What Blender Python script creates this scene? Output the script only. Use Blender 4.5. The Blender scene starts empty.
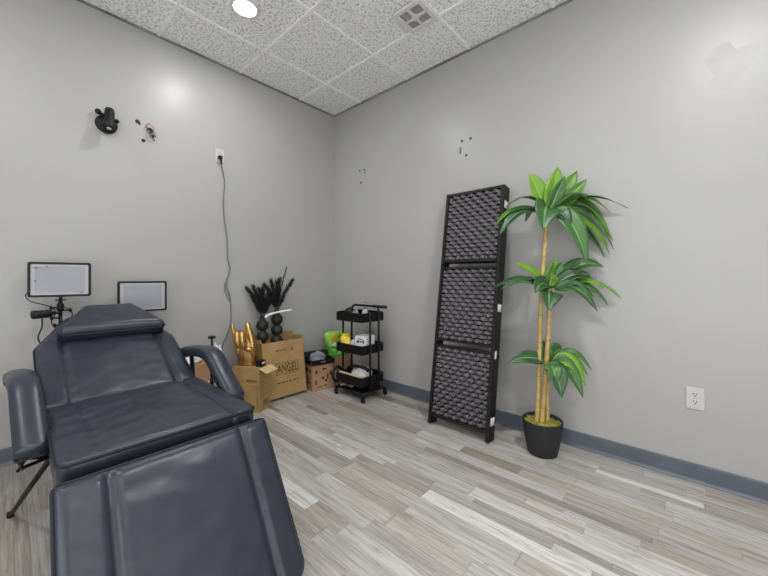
import bpy, bmesh, math, random
from mathutils import Vector, Matrix, noise

SC = bpy.context.scene
COL = SC.collection
PI = math.pi

# ------------------------------------------------------------------ camera
cam_data = bpy.data.cameras.new('camera')
cam_data.sensor_width = 36.0
cam_data.lens = 337.2 / 768.0 * 36.0
cam_data.shift_y = -11.13 / 768.0
cam_data.clip_start = 0.02
cam = bpy.data.objects.new('camera', cam_data)
COL.objects.link(cam)
cam.location = (2.9094, -2.4178, 1.0796)
cam.rotation_euler = (PI / 2, 0.0, 0.7308)
SC.camera = cam

# ------------------------------------------------------------------ world, lights, exposure
world = bpy.data.worlds.new('world')
SC.world = world
world.use_nodes = True
world.node_tree.nodes['Background'].inputs[0].default_value = (0.75, 0.8, 0.9, 1)
world.node_tree.nodes['Background'].inputs[1].default_value = 0.3

CEIL = 2.864
ROOM_X, ROOM_Y = 4.70, -4.10
LAMP_POWER = 11.0
# the recessed downlights of the room that are out of the picture (the one in view is built below)
for lx, ly, pw in ((3.171, -1.369, 2.3), (1.952, -2.588, 1.0), (4.39, -2.588, 1.0), (0.733, -3.198, 0.7), (3.171, -3.807, 0.8)):
    ld = bpy.data.lights.new('downlight', 'AREA')
    ld.shape = 'DISK'
    ld.size = 0.10
    ld.energy = LAMP_POWER * pw
    ld.color = (1.0, 0.99, 0.975)
    lo = bpy.data.objects.new('downlight', ld)
    lo.location = (lx, ly, CEIL - 0.012)
    COL.objects.link(lo)
# unseen fill lights added behind the camera, tilted up to brighten ceiling and corners
for sx, sy, en, loc, rot in ((2.8, 2.2, 50.0, (3.0, ROOM_Y + 0.03, 1.25), (PI / 2 + 0.55, 0, 0)),
                             (1.6, 2.2, 33.0, (ROOM_X - 0.03, -2.6, 1.2), (PI / 2 + 0.55, 0, PI / 2))):
    ld = bpy.data.lights.new('fill_light', 'AREA')
    ld.shape = 'RECTANGLE'
    ld.size = sx
    ld.size_y = sy
    ld.energy = en
    ld.color = (0.96, 0.98, 1.0)
    lo = bpy.data.objects.new('fill_light', ld)
    lo.location = loc
    lo.rotation_euler = rot
    COL.objects.link(lo)

SC.view_settings.view_transform = 'Standard'
SC.view_settings.look = 'None'
SC.view_settings.exposure = 0.12
SC.view_settings.gamma = 1.0
SC.view_settings.use_curve_mapping = False
SC.cycles.use_denoising = True
SC.cycles.max_bounces = 10
SC.cycles.diffuse_bounces = 9

# ------------------------------------------------------------------ material helpers
class NT:
    def __init__(self, name):
        self.m = bpy.data.materials.new(name)
        self.m.use_nodes = True
        self.t = self.m.node_tree
        self.b = self.t.nodes['Principled BSDF']

    def n(self, typ, **kw):
        nd = self.t.nodes.new(typ)
        for k, v in kw.items():
            setattr(nd, k, v)
        return nd

    def l(self, a, b):
        self.t.links.new(a, b)

    def math(self, op, a, b=None, c=None):
        nd = self.n('ShaderNodeMath', operation=op)
        for i, v in enumerate((a, b, c)):
            if v is None:
                continue
            if isinstance(v, (int, float)):
                nd.inputs[i].default_value = v
            else:
                self.l(v, nd.inputs[i])
        return nd.outputs[0]

    def ramp(self, fac, stops, interp='LINEAR'):
        nd = self.n('ShaderNodeValToRGB')
        cr = nd.color_ramp
        cr.interpolation = interp
        while len(cr.elements) < len(stops):
            cr.elements.new(0.5)
        for e, (p, c) in zip(cr.elements, stops):
            e.position = p
            e.color = (c[0], c[1], c[2], 1)
        self.l(fac, nd.inputs[0])
        return nd.outputs[0]

    def noise(self, vec, scale, detail=3, rough=0.5):
        nd = self.n('ShaderNodeTexNoise')
        nd.inputs['Scale'].default_value = scale
        nd.inputs['Detail'].default_value = detail
        nd.inputs['Roughness'].default_value = rough
        if vec is not None:
            self.l(vec, nd.inputs['Vector'])
        return nd.outputs['Fac']

    def mix(self, fac, a, b, mode='MIX'):
        nd = self.n('ShaderNodeMix', data_type='RGBA', blend_type=mode)
        for sock, v in ((nd.inputs[0], fac), (nd.inputs[6], a), (nd.inputs[7], b)):
            if isinstance(v, (int, float)):
                sock.default_value = v
            elif isinstance(v, tuple):
                sock.default_value = (v[0], v[1], v[2], 1)
            else:
                self.l(v, sock)
        return nd.outputs[2]

    def bump(self, h, strength=0.2, dist=0.01):
        nd = self.n('ShaderNodeBump')
        nd.inputs['Strength'].default_value = strength
        nd.inputs['Distance'].default_value = dist
        self.l(h, nd.inputs['Height'])
        self.l(nd.outputs[0], self.b.inputs['Normal'])

    def set(self, color=None, rough=None, metal=None, spec=None):
        for nm, v in (('Base Color', color), ('Roughness', rough), ('Metallic', metal), ('Specular IOR Level', spec)):
            if v is None:
                continue
            s = self.b.inputs[nm]
            if isinstance(v, tuple):
                s.default_value = (v[0], v[1], v[2], 1)
            elif isinstance(v, (int, float)):
                s.default_value = v
            else:
                self.l(v, s)
        return self

    def pos(self):
        return self.n('ShaderNodeNewGeometry').outputs['Position']

    def obj(self):
        return self.n('ShaderNodeTexCoord').outputs['Object']


def simple(name, color, rough=0.5, metal=0.0, spec=None, var=0.12, scale=25.0, bump=0.0, bscale=150.0):
    k = NT(name)
    v = k.obj()
    f = k.noise(v, scale, 3)
    lo = tuple(c * (1 - var) for c in color)
    hi = tuple(min(1, c * (1 + var)) for c in color)
    k.set(k.ramp(f, [(0.3, lo), (0.7, hi)]), rough, metal, spec)
    if bump:
        k.bump(k.noise(v, bscale, 2), bump, 0.004)
    return k.m


M = {}
# painted wall, eggshell sheen
k = NT('wall_paint')
p = k.pos()
f = k.noise(p, 1.6, 2)
k.set(k.ramp(f, [(0.3, (0.370, 0.3695, 0.366)), (0.7, (0.388, 0.3875, 0.384))]), 0.37, 0.0, 0.42)
k.bump(k.noise(p, 60, 3), 0.05, 0.003)
M['wall'] = k.m

M['wall_white'] = simple('white_paint', (0.74, 0.735, 0.72), 0.5, var=0.03, scale=2)
# acoustic ceiling tile
k = NT('ceiling_tile')
p = k.pos()
f = k.noise(p, 58, 3, 0.6)
f2 = k.noise(p, 2.0, 2)
c = k.ramp(f, [(0.36, (0.50, 0.498, 0.49)), (0.50, (0.87, 0.878, 0.87)), (0.66, (0.94, 0.938, 0.93))])
k.set(c, 0.95, 0.0, 0.1)
k.bump(f, 0.7, 0.012)
M['tile'] = k.m
M['grid'] = simple('ceiling_grid_white', (0.90, 0.898, 0.89), 0.5, var=0.05)

M['gap_shade'] = simple('wall_gap_shade', (0.20, 0.198, 0.194), 0.6, var=0.45, scale=3)  # dark grey painted in for the shadow gap where wall meets ceiling
# whitewashed multi strip wood floor: strips run along x
k = NT('floor_planks')
p = k.pos()
sx = k.n('ShaderNodeSeparateXYZ')
k.l(p, sx.inputs[0])
X, Y = sx.outputs[0], sx.outputs[1]


def wn1(sock):
    nd = k.n('ShaderNodeTexWhiteNoise', noise_dimensions='1D')
    k.l(sock, nd.inputs['W'])
    return nd.outputs['Value']


def wn2(a, b):
    cb = k.n('ShaderNodeCombineXYZ')
    k.l(a, cb.inputs[0])
    k.l(b, cb.inputs[1])
    nd = k.n('ShaderNodeTexWhiteNoise', noise_dimensions='2D')
    k.l(cb.outputs[0], nd.inputs['Vector'])
    return nd.outputs['Value']


W = 0.086
v = k.math('DIVIDE', k.math('ADD', Y, 10.013), W)
row = k.math('FLOOR', v)
fr = k.math('SUBTRACT', v, row)
split = k.math('GREATER_THAN', wn1(row), 0.60)
sub = k.math('MULTIPLY', split, k.math('FLOOR', k.math('MULTIPLY', fr, 2.0)))
rid = k.math('ADD', k.math('MULTIPLY', row, 2.0), sub)
ln = k.math('ADD', 0.28, k.math('MULTIPLY', wn1(k.math('ADD', rid, 77.3)), 0.55))
u = k.math('ADD', k.math('DIVIDE', X, ln), k.math('MULTIPLY', wn1(k.math('ADD', rid, 31.7)), 9.0))
u = k.math('ADD', u, k.math('MULTIPLY', k.math('SINE', k.math('ADD', k.math('MULTIPLY', u, 2.1), rid)), 0.33))
cu = k.math('FLOOR', u)
fu = k.math('SUBTRACT', u, cu)
tid = wn2(cu, rid)
tid2 = wn2(k.math('ADD', cu, 50.5), rid)
base = k.ramp(tid, [(0.0, (0.16, 0.138, 0.116)), (0.035, (0.25, 0.228, 0.207)), (0.06, (0.335, 0.316, 0.298)), (0.25, (0.375, 0.357, 0.340)),
                    (0.55, (0.415, 0.399, 0.382)), (0.85, (0.46, 0.446, 0.430)), (0.97, (0.52, 0.508, 0.493)), (1.0, (0.62, 0.612, 0.60))])
warm = k.mix(k.math('MULTIPLY', k.math('GREATER_THAN', tid2, 0.76), 0.42), base, (0.375, 0.312, 0.255))
# grain stretched along x, different in each strip
cb = k.n('ShaderNodeCombineXYZ')
k.l(k.math('ADD', k.math('MULTIPLY', X, 2.2), k.math('MULTIPLY', tid, 37.0)), cb.inputs[0])
k.l(k.math('MULTIPLY', Y, 46.0), cb.inputs[1])
k.l(k.math('MULTIPLY', tid2, 19.0), cb.inputs[2])
g = k.noise(cb.outputs[0], 1.6, 5, 0.65)
gc = k.ramp(g, [(0.28, (0.62, 0.60, 0.58)), (0.48, (0.98, 0.98, 0.98)), (0.72, (1.22, 1.22, 1.22))])
col = k.mix(1.0, warm, gc, 'MULTIPLY')
cb3 = k.n('ShaderNodeCombineXYZ')
k.l(k.math('ADD', k.math('MULTIPLY', X, 5.0), k.math('MULTIPLY', tid2, 11.0)), cb3.inputs[0])
k.l(k.math('MULTIPLY', Y, 190.0), cb3.inputs[1])
k.l(k.math('MULTIPLY', tid, 7.0), cb3.inputs[2])
fine = k.noise(cb3.outputs[0], 1.0, 3, 0.6)
col = k.mix(1.0, col, k.ramp(fine, [(0.30, (0.70, 0.69, 0.68)), (0.50, (1.0, 1.0, 1.0)), (0.70, (1.16, 1.16, 1.16))]), 'MULTIPLY')
cb2 = k.n('ShaderNodeCombineXYZ')
k.l(k.math('MULTIPLY', X, 5.0), cb2.inputs[0])
k.l(k.math('MULTIPLY', Y, 15.0), cb2.inputs[1])
k.l(k.math('MULTIPLY', tid, 23.0), cb2.inputs[2])
knot = k.noise(cb2.outputs[0], 1.5, 4, 0.6)
col = k.mix(k.math('MULTIPLY', k.math('GREATER_THAN', knot, 0.64), 0.35), col, (0.27, 0.22, 0.17))
# thin dark joints
w2 = k.math('ADD', 1.0, split)
fs = k.math('FRACT', k.math('MULTIPLY', fr, w2))
e1 = k.math('LESS_THAN', k.math('MINIMUM', fs, k.math('SUBTRACT', 1.0, fs)), 0.022)
e2 = k.math('LESS_THAN', k.math('MULTIPLY', k.math('MINIMUM', fu, k.math('SUBTRACT', 1.0, fu)), ln), 0.0016)
edge = k.math('MAXIMUM', e1, e2)
col = k.mix(k.math('MULTIPLY', edge, 0.38), col, (0.16, 0.135, 0.11))
k.set(col, k.math('ADD', 0.40, k.math('MULTIPLY', g, 0.2)), 0.0, 0.4)
k.bump(k.math('SUBTRACT', g, k.math('MULTIPLY', edge, 0.6)), 0.12, 0.004)
M['floor'] = k.m

M['baseboard'] = simple('baseboard_vinyl', (0.092, 0.110, 0.140), 0.42, var=0.10, scale=8, bump=0.05)
M['joint'] = simple('baseboard_toe', (0.16, 0.18, 0.20), 0.5, var=0.1)

# black upholstery vinyl
k = NT('black_vinyl')
v = k.obj()
f = k.noise(v, 6, 3)
k.set(k.ramp(f, [(0.3, (0.016, 0.019, 0.033)), (0.7, (0.023, 0.027, 0.045))]),
      k.ramp(k.noise(v, 14, 3), [(0.3, (0.30, 0.30, 0.30)), (0.7, (0.39, 0.39, 0.39))]), 0.0, 0.5)
vo = k.n('ShaderNodeTexVoronoi')
vo.inputs['Scale'].default_value = 260
k.l(v, vo.inputs['Vector'])
h = k.math('ADD', k.math('MULTIPLY', vo.outputs['Distance'], 0.06), k.math('MULTIPLY', k.noise(v, 9, 3, 0.5), 0.9))
k.bump(h, 0.20, 0.010)
M['vinyl'] = k.m
M['piping'] = simple('vinyl_piping', (0.010, 0.011, 0.015), 0.5, spec=0.3)
M['black_metal'] = simple('black_powder_coat', (0.0075, 0.0075, 0.0085), 0.45, spec=0.3, bump=0.03)
M['black_plastic'] = simple('black_plastic', (0.008, 0.008, 0.0095), 0.5, spec=0.3)
M['grey_plastic'] = simple('grey_plastic', (0.16, 0.165, 0.18), 0.4)
M['white_plastic'] = simple('white_plastic', (0.50, 0.498, 0.49), 0.35, var=0.04)
M['screen'] = simple('frosted_diffuser', (0.27, 0.28, 0.325), 0.32, spec=0.5, var=0.05, scale=4)
M['screen_edge'] = simple('diffuser_edge', (0.36, 0.365, 0.39), 0.35, var=0.04)
M['chrome'] = simple('chrome', (0.62, 0.62, 0.64), 0.22, 1.0, var=0.05)
M['brushed'] = simple('hinge_metal', (0.72, 0.71, 0.69), 0.35, 0.35, var=0.05)
M['copper'] = simple('copper_wire', (0.55, 0.26, 0.14), 0.35, 0.8)
M['gold'] = simple('gold_gilding', (0.62, 0.40, 0.155), 0.30, 1.0, var=0.12, scale=18)
M['vase'] = simple('matte_black_ceramic', (0.012, 0.012, 0.014), 0.6)
M['plume'] = simple('black_dried_grass', (0.010, 0.010, 0.014), 0.85, var=0.3)
M['foam'] = simple('white_foam', (0.82, 0.82, 0.81), 0.8, var=0.04)
M['hole'] = simple('dark_hole', (0.03, 0.028, 0.026), 0.9)
M['patch'] = simple('spackle', (0.425, 0.424, 0.42), 0.5, var=0.05, scale=9)
M['vent'] = simple('vent_white', (0.68, 0.675, 0.66), 0.5, var=0.04)
M['vent_dark'] = simple('vent_grille_grey', (0.40, 0.397, 0.39), 0.8)  # even grey of the vent's slats and backing

# cardboard: brown with faint vertical fluting
k = NT('cardboard')
v = k.obj()
f = k.noise(v, 7, 4)
wv = k.n('ShaderNodeTexWave')
wv.inputs['Scale'].default_value = 60
wv.inputs['Distortion'].default_value = 1.5
k.l(v, wv.inputs['Vector'])
c = k.ramp(f, [(0.25, (0.33, 0.205, 0.085)), (0.75, (0.44, 0.29, 0.13))])
k.set(c, 0.82, 0.0, 0.2)
k.bump(wv.outputs['Fac'], 0.06, 0.003)
M['card'] = k.m
M['card_in'] = simple('cardboard_inside', (0.30, 0.185, 0.085), 0.9)
M['card_light'] = simple('cardboard_flap', (0.62, 0.46, 0.25), 0.8)
M['card_pink'] = simple('cardboard_reddish', (0.40, 0.235, 0.135), 0.82, scale=9)
M['ink'] = simple('black_print', (0.045, 0.03, 0.02), 0.7)
M['ink_brown'] = simple('brown_print', (0.17, 0.09, 0.035), 0.75)
M['ink_orange'] = simple('orange_print', (0.55, 0.30, 0.07), 0.75)
M['tape'] = simple('packing_tape', (0.46, 0.31, 0.15), 0.3, var=0.06)

M['rope'] = simple('dark_paper_rope', (0.085, 0.080, 0.090), 0.42, var=0.3, scale=60, bump=0.3, bscale=240)
M['frame_wood'] = simple('black_stained_wood', (0.010, 0.009, 0.009), 0.5, spec=0.3, var=0.3, scale=30, bump=0.06)


def leaf_mat(name, lo, hi, rib):
    k = NT(name)
    uv = k.n('ShaderNodeUVMap').outputs[0]
    s = k.n('ShaderNodeSeparateXYZ')
    k.l(uv, s.inputs[0])
    d = k.math('ABSOLUTE', k.math('SUBTRACT', s.outputs[0], 0.5))
    f = k.noise(k.obj(), 22, 3)
    rnd = k.n('ShaderNodeObjectInfo').outputs['Random']
    fac = k.math('ADD', k.math('MULTIPLY', f, 0.55), k.math('MULTIPLY', rnd, 0.5))
    c = k.ramp(fac, [(0.25, lo), (0.85, hi)])
    # side veins
    vv = k.math('SINE', k.math('MULTIPLY', k.math('SUBTRACT', s.outputs[1], k.math('MULTIPLY', d, 0.35)), 95.0))
    c = k.mix(k.math('MULTIPLY', k.math('GREATER_THAN', vv, 0.86), 0.22), c, rib)
    c = k.mix(k.math('MULTIPLY', k.math('LESS_THAN', d, 0.035), 0.75), c, rib)
    k.set(c, 0.38, 0.0, 0.5)
    return k.m


M['leaf'] = leaf_mat('leaf_lit', (0.050, 0.15, 0.010), (0.15, 0.33, 0.025), (0.28, 0.46, 0.10))  # brighter copy: ceiling light on the upper leaves put into the green
M['leaf_shade'] = leaf_mat('leaf_shaded', (0.010, 0.045, 0.016), (0.050, 0.16, 0.028), (0.20, 0.34, 0.17))  # darker copy of the leaf, shade lower down put into the green
k = NT('cane')
v = k.obj()
s = k.n('ShaderNodeSeparateXYZ')
k.l(v, s.inputs[0])
f = k.noise(v, 26, 3)
k.set(k.ramp(f, [(0.25, (0.33, 0.215, 0.06)), (0.75, (0.56, 0.41, 0.16))]), 0.5)
M['cane'] = k.m
M['cane_ring'] = simple('cane_node', (0.26, 0.155, 0.05), 0.6)
M['moss'] = simple('dried_moss', (0.33, 0.32, 0.05), 0.9, var=0.55, scale=70, bump=0.8, bscale=120)
M['pot'] = simple('black_pot', (0.013, 0.014, 0.018), 0.5, var=0.25, scale=90, bump=0.25, bscale=200)
M['green_pack'] = simple('green_plastic_film', (0.10, 0.42, 0.05), 0.3, var=0.4, scale=14)
M['lime_pack'] = simple('lime_plastic_film', (0.30, 0.62, 0.10), 0.3, var=0.35, scale=14)
M['teal_pack'] = simple('teal_plastic_film', (0.08, 0.36, 0.34), 0.3, var=0.3, scale=14)
M['yellow_pack'] = simple('yellow_plastic_film', (0.85, 0.62, 0.04), 0.35, var=0.25, scale=16)
M['red_pack'] = simple('red_print', (0.55, 0.09, 0.03), 0.4)
M['pale_pack'] = simple('pale_plastic_film', (0.70, 0.73, 0.66), 0.3, var=0.1, scale=14)
M['clear_bag'] = simple('milky_plastic_bag', (0.62, 0.63, 0.65), 0.22, var=0.18, scale=18, bump=0.5, bscale=30)
M['grey_bag'] = simple('grey_plastic_bag', (0.20, 0.21, 0.23), 0.25, var=0.4, scale=22, bump=0.6, bscale=30)
M['paper'] = simple('white_paper', (0.78, 0.78, 0.77), 0.7, var=0.04)
M['wood'] = simple('pale_wood', (0.72, 0.58, 0.36), 0.55, var=0.12, scale=30)
M['blue_ink'] = simple('dark_blue_print', (0.05, 0.06, 0.14), 0.6)
k = NT('lamp_lens')
k.set((1, 1, 1), 0.5)
k.b.inputs['Emission Color'].default_value = (1.0, 0.97, 0.93, 1)
k.b.inputs['Emission Strength'].default_value = 14.0
M['lens'] = k.m

# ------------------------------------------------------------------ mesh helpers
BASE = {}


class MB:
    """collects shapes (world coordinates) into ONE mesh"""

    def __init__(self):
        self.bm = bmesh.new()
        self.mats = []

    def face(self, vs, mi=0, smooth=False):
        try:
            f = self.bm.faces.new(vs)
            f.material_index = mi
            f.smooth = smooth
            return f
        except ValueError:
            return None

    def hexa(self, pts, mi=0):
        v = [self.bm.verts.new(q) for q in pts]
        for q in ((0, 3, 2, 1), (4, 5, 6, 7), (0, 1, 5, 4), (1, 2, 6, 5), (2, 3, 7, 6), (3, 0, 4, 7)):
            self.face([v[i] for i in q], mi)
        return self

    def box(self, c, s, rot=None, mi=0):
        c = Vector(c)
        hx, hy, hz = s[0] / 2, s[1] / 2, s[2] / 2
        pts = [Vector(q) for q in ((-hx, -hy, -hz), (hx, -hy, -hz), (hx, hy, -hz), (-hx, hy, -hz),
                                   (-hx, -hy, hz), (hx, -hy, hz), (hx, hy, hz), (-hx, hy, hz))]
        if rot is not None:
            pts = [rot @ q for q in pts]
        return self.hexa([q + c for q in pts], mi)

    def box2(self, lo, hi, mi=0):
        return self.box([(a + b) / 2 for a, b in zip(lo, hi)], [b - a for a, b in zip(lo, hi)], None, mi)

    def obox(self, o, U, V, N, mi=0):
        """box from a corner with three edge vectors"""
        o, U, V, N = Vector(o), Vector(U), Vector(V), Vector(N)
        return self.hexa([o, o + U, o + U + V, o + V, o + N, o + U + N, o + U + V + N, o + V + N], mi)

    def rings(self, rings, mi=0, cap=True, closed=True, smooth=True):
        vs = [[self.bm.verts.new(q) for q in r] for r in rings]
        n = len(vs[0])
        for a, b in zip(vs[:-1], vs[1:]):
            for i in range(n if closed else n - 1):
                j = (i + 1) % n
                self.face([a[i], a[j], b[j], b[i]], mi, smooth)
        if cap and closed:
            self.face(list(reversed(vs[0])), mi)
            self.face(vs[-1], mi)
        return self

    def tube(self, pts, r, n=10, mi=0, cap=True, sx=1.0, sy=1.0, up=None, pw=1.0):
        """swept tube; r a number or list; sx, sy scale the section; up fixes the section's v axis"""
        pts = [Vector(q) for q in pts]
        rs = r if isinstance(r, (list, tuple)) else [r] * len(pts)
        rings = []
        prev = None
        for i, q in enumerate(pts):
            a = pts[max(i - 1, 0)]
            b = pts[min(i + 1, len(pts) - 1)]
            t = (b - a).normalized()
            if up is not None:
                s = t.cross(Vector(up))
                if s.length < 1e-4:
                    s = t.orthogonal()
                s.normalize()
            elif prev is None:
                s = t.orthogonal().normalized()
            else:
                s = (prev - t * prev.dot(t))
                s = s.normalized() if s.length > 1e-6 else t.orthogonal().normalized()
            prev = s
            w = s.cross(t).normalized()
            ring = []
            for k_ in range(n):
                an = 2 * PI * k_ / n
                ca, sa = math.cos(an), math.sin(an)
                if pw != 1.0:
                    ca = math.copysign(abs(ca) ** pw, ca)
                    sa = math.copysign(abs(sa) ** pw, sa)
                ring.append(q + s * (ca * rs[i] * sx) + w * (sa * rs[i] * sy))
            rings.append(ring)
        return self.rings(rings, mi, cap)

    def cyl(self, a, b, r, r2=None, n=16, mi=0):
        return self.tube([a, b], [r, r if r2 is None else r2], n, mi)

    def lathe(self, c, prof, n=24, mi=0, cap=True, axis=None):
        """profile of (radius, height) turned about a vertical (or given) axis through c"""
        c = Vector(c)
        R = Vector((0, 0, 1)).rotation_difference(Vector(axis)).to_matrix() if axis is not None else None
        rings = []
        for r, z in prof:
            ring = []
            for k_ in range(n):
                an = 2 * PI * k_ / n
                q = Vector((max(r, 1e-4) * math.cos(an), max(r, 1e-4) * math.sin(an), z))
                if R is not None:
                    q = R @ q
                ring.append(c + q)
            rings.append(ring)
        return self.rings(rings, mi, cap)

    def ball(self, c, r, n=14, mi=0, s=(1, 1, 1)):
        c = Vector(c)
        rings = []
        for i in range(n // 2 + 1):
            th = -PI / 2 + PI * i / (n // 2)
            rr, z = max(math.cos(th), 1e-3) * r, math.sin(th) * r
            rings.append([c + Vector((rr * math.cos(2 * PI * j / n) * s[0], rr * math.sin(2 * PI * j / n) * s[1], z * s[2])) for j in range(n)])
        return self.rings(rings, mi)

    def grid(self, fn, nu, nv, mi=0, smooth=True, uv=False):
        vs = [[self.bm.verts.new(fn(i / nu, j / nv)) for j in range(nv + 1)] for i in range(nu + 1)]
        lay = self.bm.loops.layers.uv.verify() if uv else None
        for i in range(nu):
            for j in range(nv):
                f = self.face([vs[i][j], vs[i + 1][j], vs[i + 1][j + 1], vs[i][j + 1]], mi, smooth)
                if lay and f:
                    for lp, (a, b) in zip(f.loops, ((i, j), (i + 1, j), (i + 1, j + 1), (i, j + 1))):
                        lp[lay].uv = (b / nv, a / nu)
        return vs

    def build(self, name, mats, parent=None, bevel=0.0, smooth_angle=None, kind=None):
        if not isinstance(mats, (list, tuple)):
            mats = [mats]
        off = BASE.get(parent.name, Vector((0, 0, 0))) if parent else Vector((0, 0, 0))
        bmesh.ops.recalc_face_normals(self.bm, faces=self.bm.faces)
        if off.length > 0:
            bmesh.ops.translate(self.bm, verts=self.bm.verts, vec=-off)
        me = bpy.data.meshes.new(name)
        self.bm.to_mesh(me)
        self.bm.free()
        for m in mats:
            me.materials.append(m)
        o = bpy.data.objects.new(name, me)
        COL.objects.link(o)
        if parent:
            o.parent = parent
            BASE[o.name] = off
        if bevel:
            b = o.modifiers.new('bevel', 'BEVEL')
            b.width = bevel
            b.segments = 2
            b.limit_method = 'ANGLE'
            b.angle_limit = math.radians(40)
        if kind:
            o['kind'] = kind
        return o


def tag(o, label, cat, group=None):
    o['label'] = label
    o['category'] = cat
    if group:
        o['group'] = group
    return o


def thing(name, label, cat, loc, group=None):
    o = bpy.data.objects.new(name, None)
    o.empty_display_size = 0.05
    COL.objects.link(o)
    o.location = loc
    BASE[o.name] = Vector(loc)
    return tag(o, label, cat, group)


def rebase(o, loc):
    """move a one-mesh thing's origin to its base"""
    loc = Vector(loc)
    o.data.transform(Matrix.Translation(-loc))
    o.location = loc
    return o


def smooth(pts, n=8):
    """Catmull-Rom through the points"""
    P = [Vector(q) for q in pts]
    P = [P[0] * 2 - P[1]] + P + [P[-1] * 2 - P[-2]]
    out = []
    for i in range(1, len(P) - 2):
        a, b, c, d = P[i - 1], P[i], P[i + 1], P[i + 2]
        for s_ in range(n):
            t = s_ / n
            out.append(0.5 * ((2 * b) + (c - a) * t + (2 * a - 5 * b + 4 * c - d) * t * t + (3 * b - a - 3 * c + d) * t ** 3))
    out.append(P[-2])
    return out


def text_mesh(name, s, origin, right, up, height, mat, parent, width=None, depth=0.0008):
    """lettering as a thin mesh lying on a surface"""
    cu = bpy.data.curves.new(name, 'FONT')
    cu.body = s
    cu.extrude = depth
    cu.offset = 0.012
    cu.space_character = 1.08
    tmp = bpy.data.objects.new(name, cu)
    COL.objects.link(tmp)
    dg = bpy.context.evaluated_depsgraph_get()
    me = bpy.data.meshes.new_from_object(tmp.evaluated_get(dg))
    bpy.data.objects.remove(tmp)
    bpy.data.curves.remove(cu)
    xs = [v_.co.x for v_ in me.vertices]
    ys = [v_.co.y for v_ in me.vertices]
    x0, x1, y0, y1 = min(xs), max(xs), min(ys), max(ys)
    right, up = Vector(right).normalized(), Vector(up).normalized()
    nrm = right.cross(up)
    off = BASE.get(parent.name, Vector((0, 0, 0)))
    sy = height / (y1 - y0)
    sx_ = (width / (x1 - x0)) if width else sy
    for v_ in me.vertices:
        q = Vector(origin) + right * ((v_.co.x - x0) * sx_) + up * ((v_.co.y - y0) * sy) + nrm * v_.co.z
        v_.co = q - off
    me.materials.clear()
    me.materials.append(mat)
    o = bpy.data.objects.new(name, me)
    COL.objects.link(o)
    o.parent = parent
    BASE[o.name] = off
    return o

# ================================================================== SETTING
def structure(mb, name, mat, **kw):
    return mb.build(name, mat, kind='structure', **kw)


structure(MB().box2((-0.15, ROOM_Y - 0.15, -0.12), (ROOM_X + 0.15, 0.15, 0)), 'floor', M['floor'])
structure(MB().box2((-0.15, ROOM_Y - 0.15, CEIL), (ROOM_X + 0.15, 0.15, CEIL + 0.1)), 'ceiling', M['tile'])
structure(MB().box2((-0.15, ROOM_Y - 0.15, 0), (0, 0.15, CEIL)), 'wall_left', M['wall'])
structure(MB().box2((0, 0, 0), (ROOM_X, 0.15, CEIL)), 'wall_right', M['wall'])
structure(MB().box2((0, ROOM_Y - 0.15, 0), (ROOM_X + 0.15, ROOM_Y, CEIL)), 'wall_front', M['wall_white'])
structure(MB().box2((ROOM_X, ROOM_Y, 0), (ROOM_X + 0.15, 0.15, CEIL)), 'wall_near', M['wall_white'])

# ceiling grid: T bars, then a dark strip painting the shadow gap along the walls
TX, TY, TS = 0.428, -0.455, 0.6096
mb = MB()
gx = TX
while gx < ROOM_X:
    mb.box2((gx - 0.009, ROOM_Y, CEIL - 0.006), (gx + 0.009, 0, CEIL))
    gx += TS
gy = TY
while gy > ROOM_Y:
    mb.box2((0, gy - 0.009, CEIL - 0.0068), (ROOM_X, gy + 0.009, CEIL))
    gy -= TS
structure(mb, 'trim_1', M['grid'])
mb = MB()
mb.box2((0, ROOM_Y, CEIL - 0.012), (0.012, 0, CEIL))
mb.box2((0.012, -0.012, CEIL - 0.012), (ROOM_X, 0, CEIL))
structure(mb, 'trim_2', M['gap_shade'])

# vinyl cove baseboards with a curled toe
def baseboard(name, a, b, nrm):
    a, b, nrm = Vector(a), Vector(b), Vector(nrm)
    prof = [(0.0005, 0.0), (0.016, 0.0), (0.0155, 0.004), (0.010, 0.010), (0.007, 0.018), (0.0065, 0.090), (0.004, 0.097), (0.0005, 0.0975)]
    r = [[q + nrm * d + Vector((0, 0, z)) for d, z in prof] for q in (a, b)]
    structure(MB().rings(r, smooth=False), name, M['baseboard'])


baseboard('baseboard_left', (0, 0, 0), (0, ROOM_Y, 0), (1, 0, 0))
baseboard('baseboard_right', (0.016, 0, 0), (ROOM_X, 0, 0), (0, -1, 0))

# filled patch and old screw holes in the walls
def patch_pt(u, v):
    c = Vector((3.066, 0, 2.14))
    a = 2 * PI * u
    r = v * (0.085 + 0.018 * math.sin(3 * a + 1) + 0.012 * math.sin(5 * a))
    return c + Vector((math.cos(a) * r * 0.95, -0.0016 * (1 - v ** 4) + 0.0001 * v, math.sin(a) * r * 1.45))


mb = MB()
mb.grid(patch_pt, 40, 8)
structure(mb, 'trim_3', M['patch'])


def holes(name, pts, nrm, r=0.0075):
    mb = MB()
    for q, s in pts:
        mb.lathe(Vector(q), [(0.001, 0.0006), (r * s, 0.0014), (r * s * 1.35, 0.0004)], 12, 0, True, nrm)
    return structure(mb, name, M['hole'])


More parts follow.
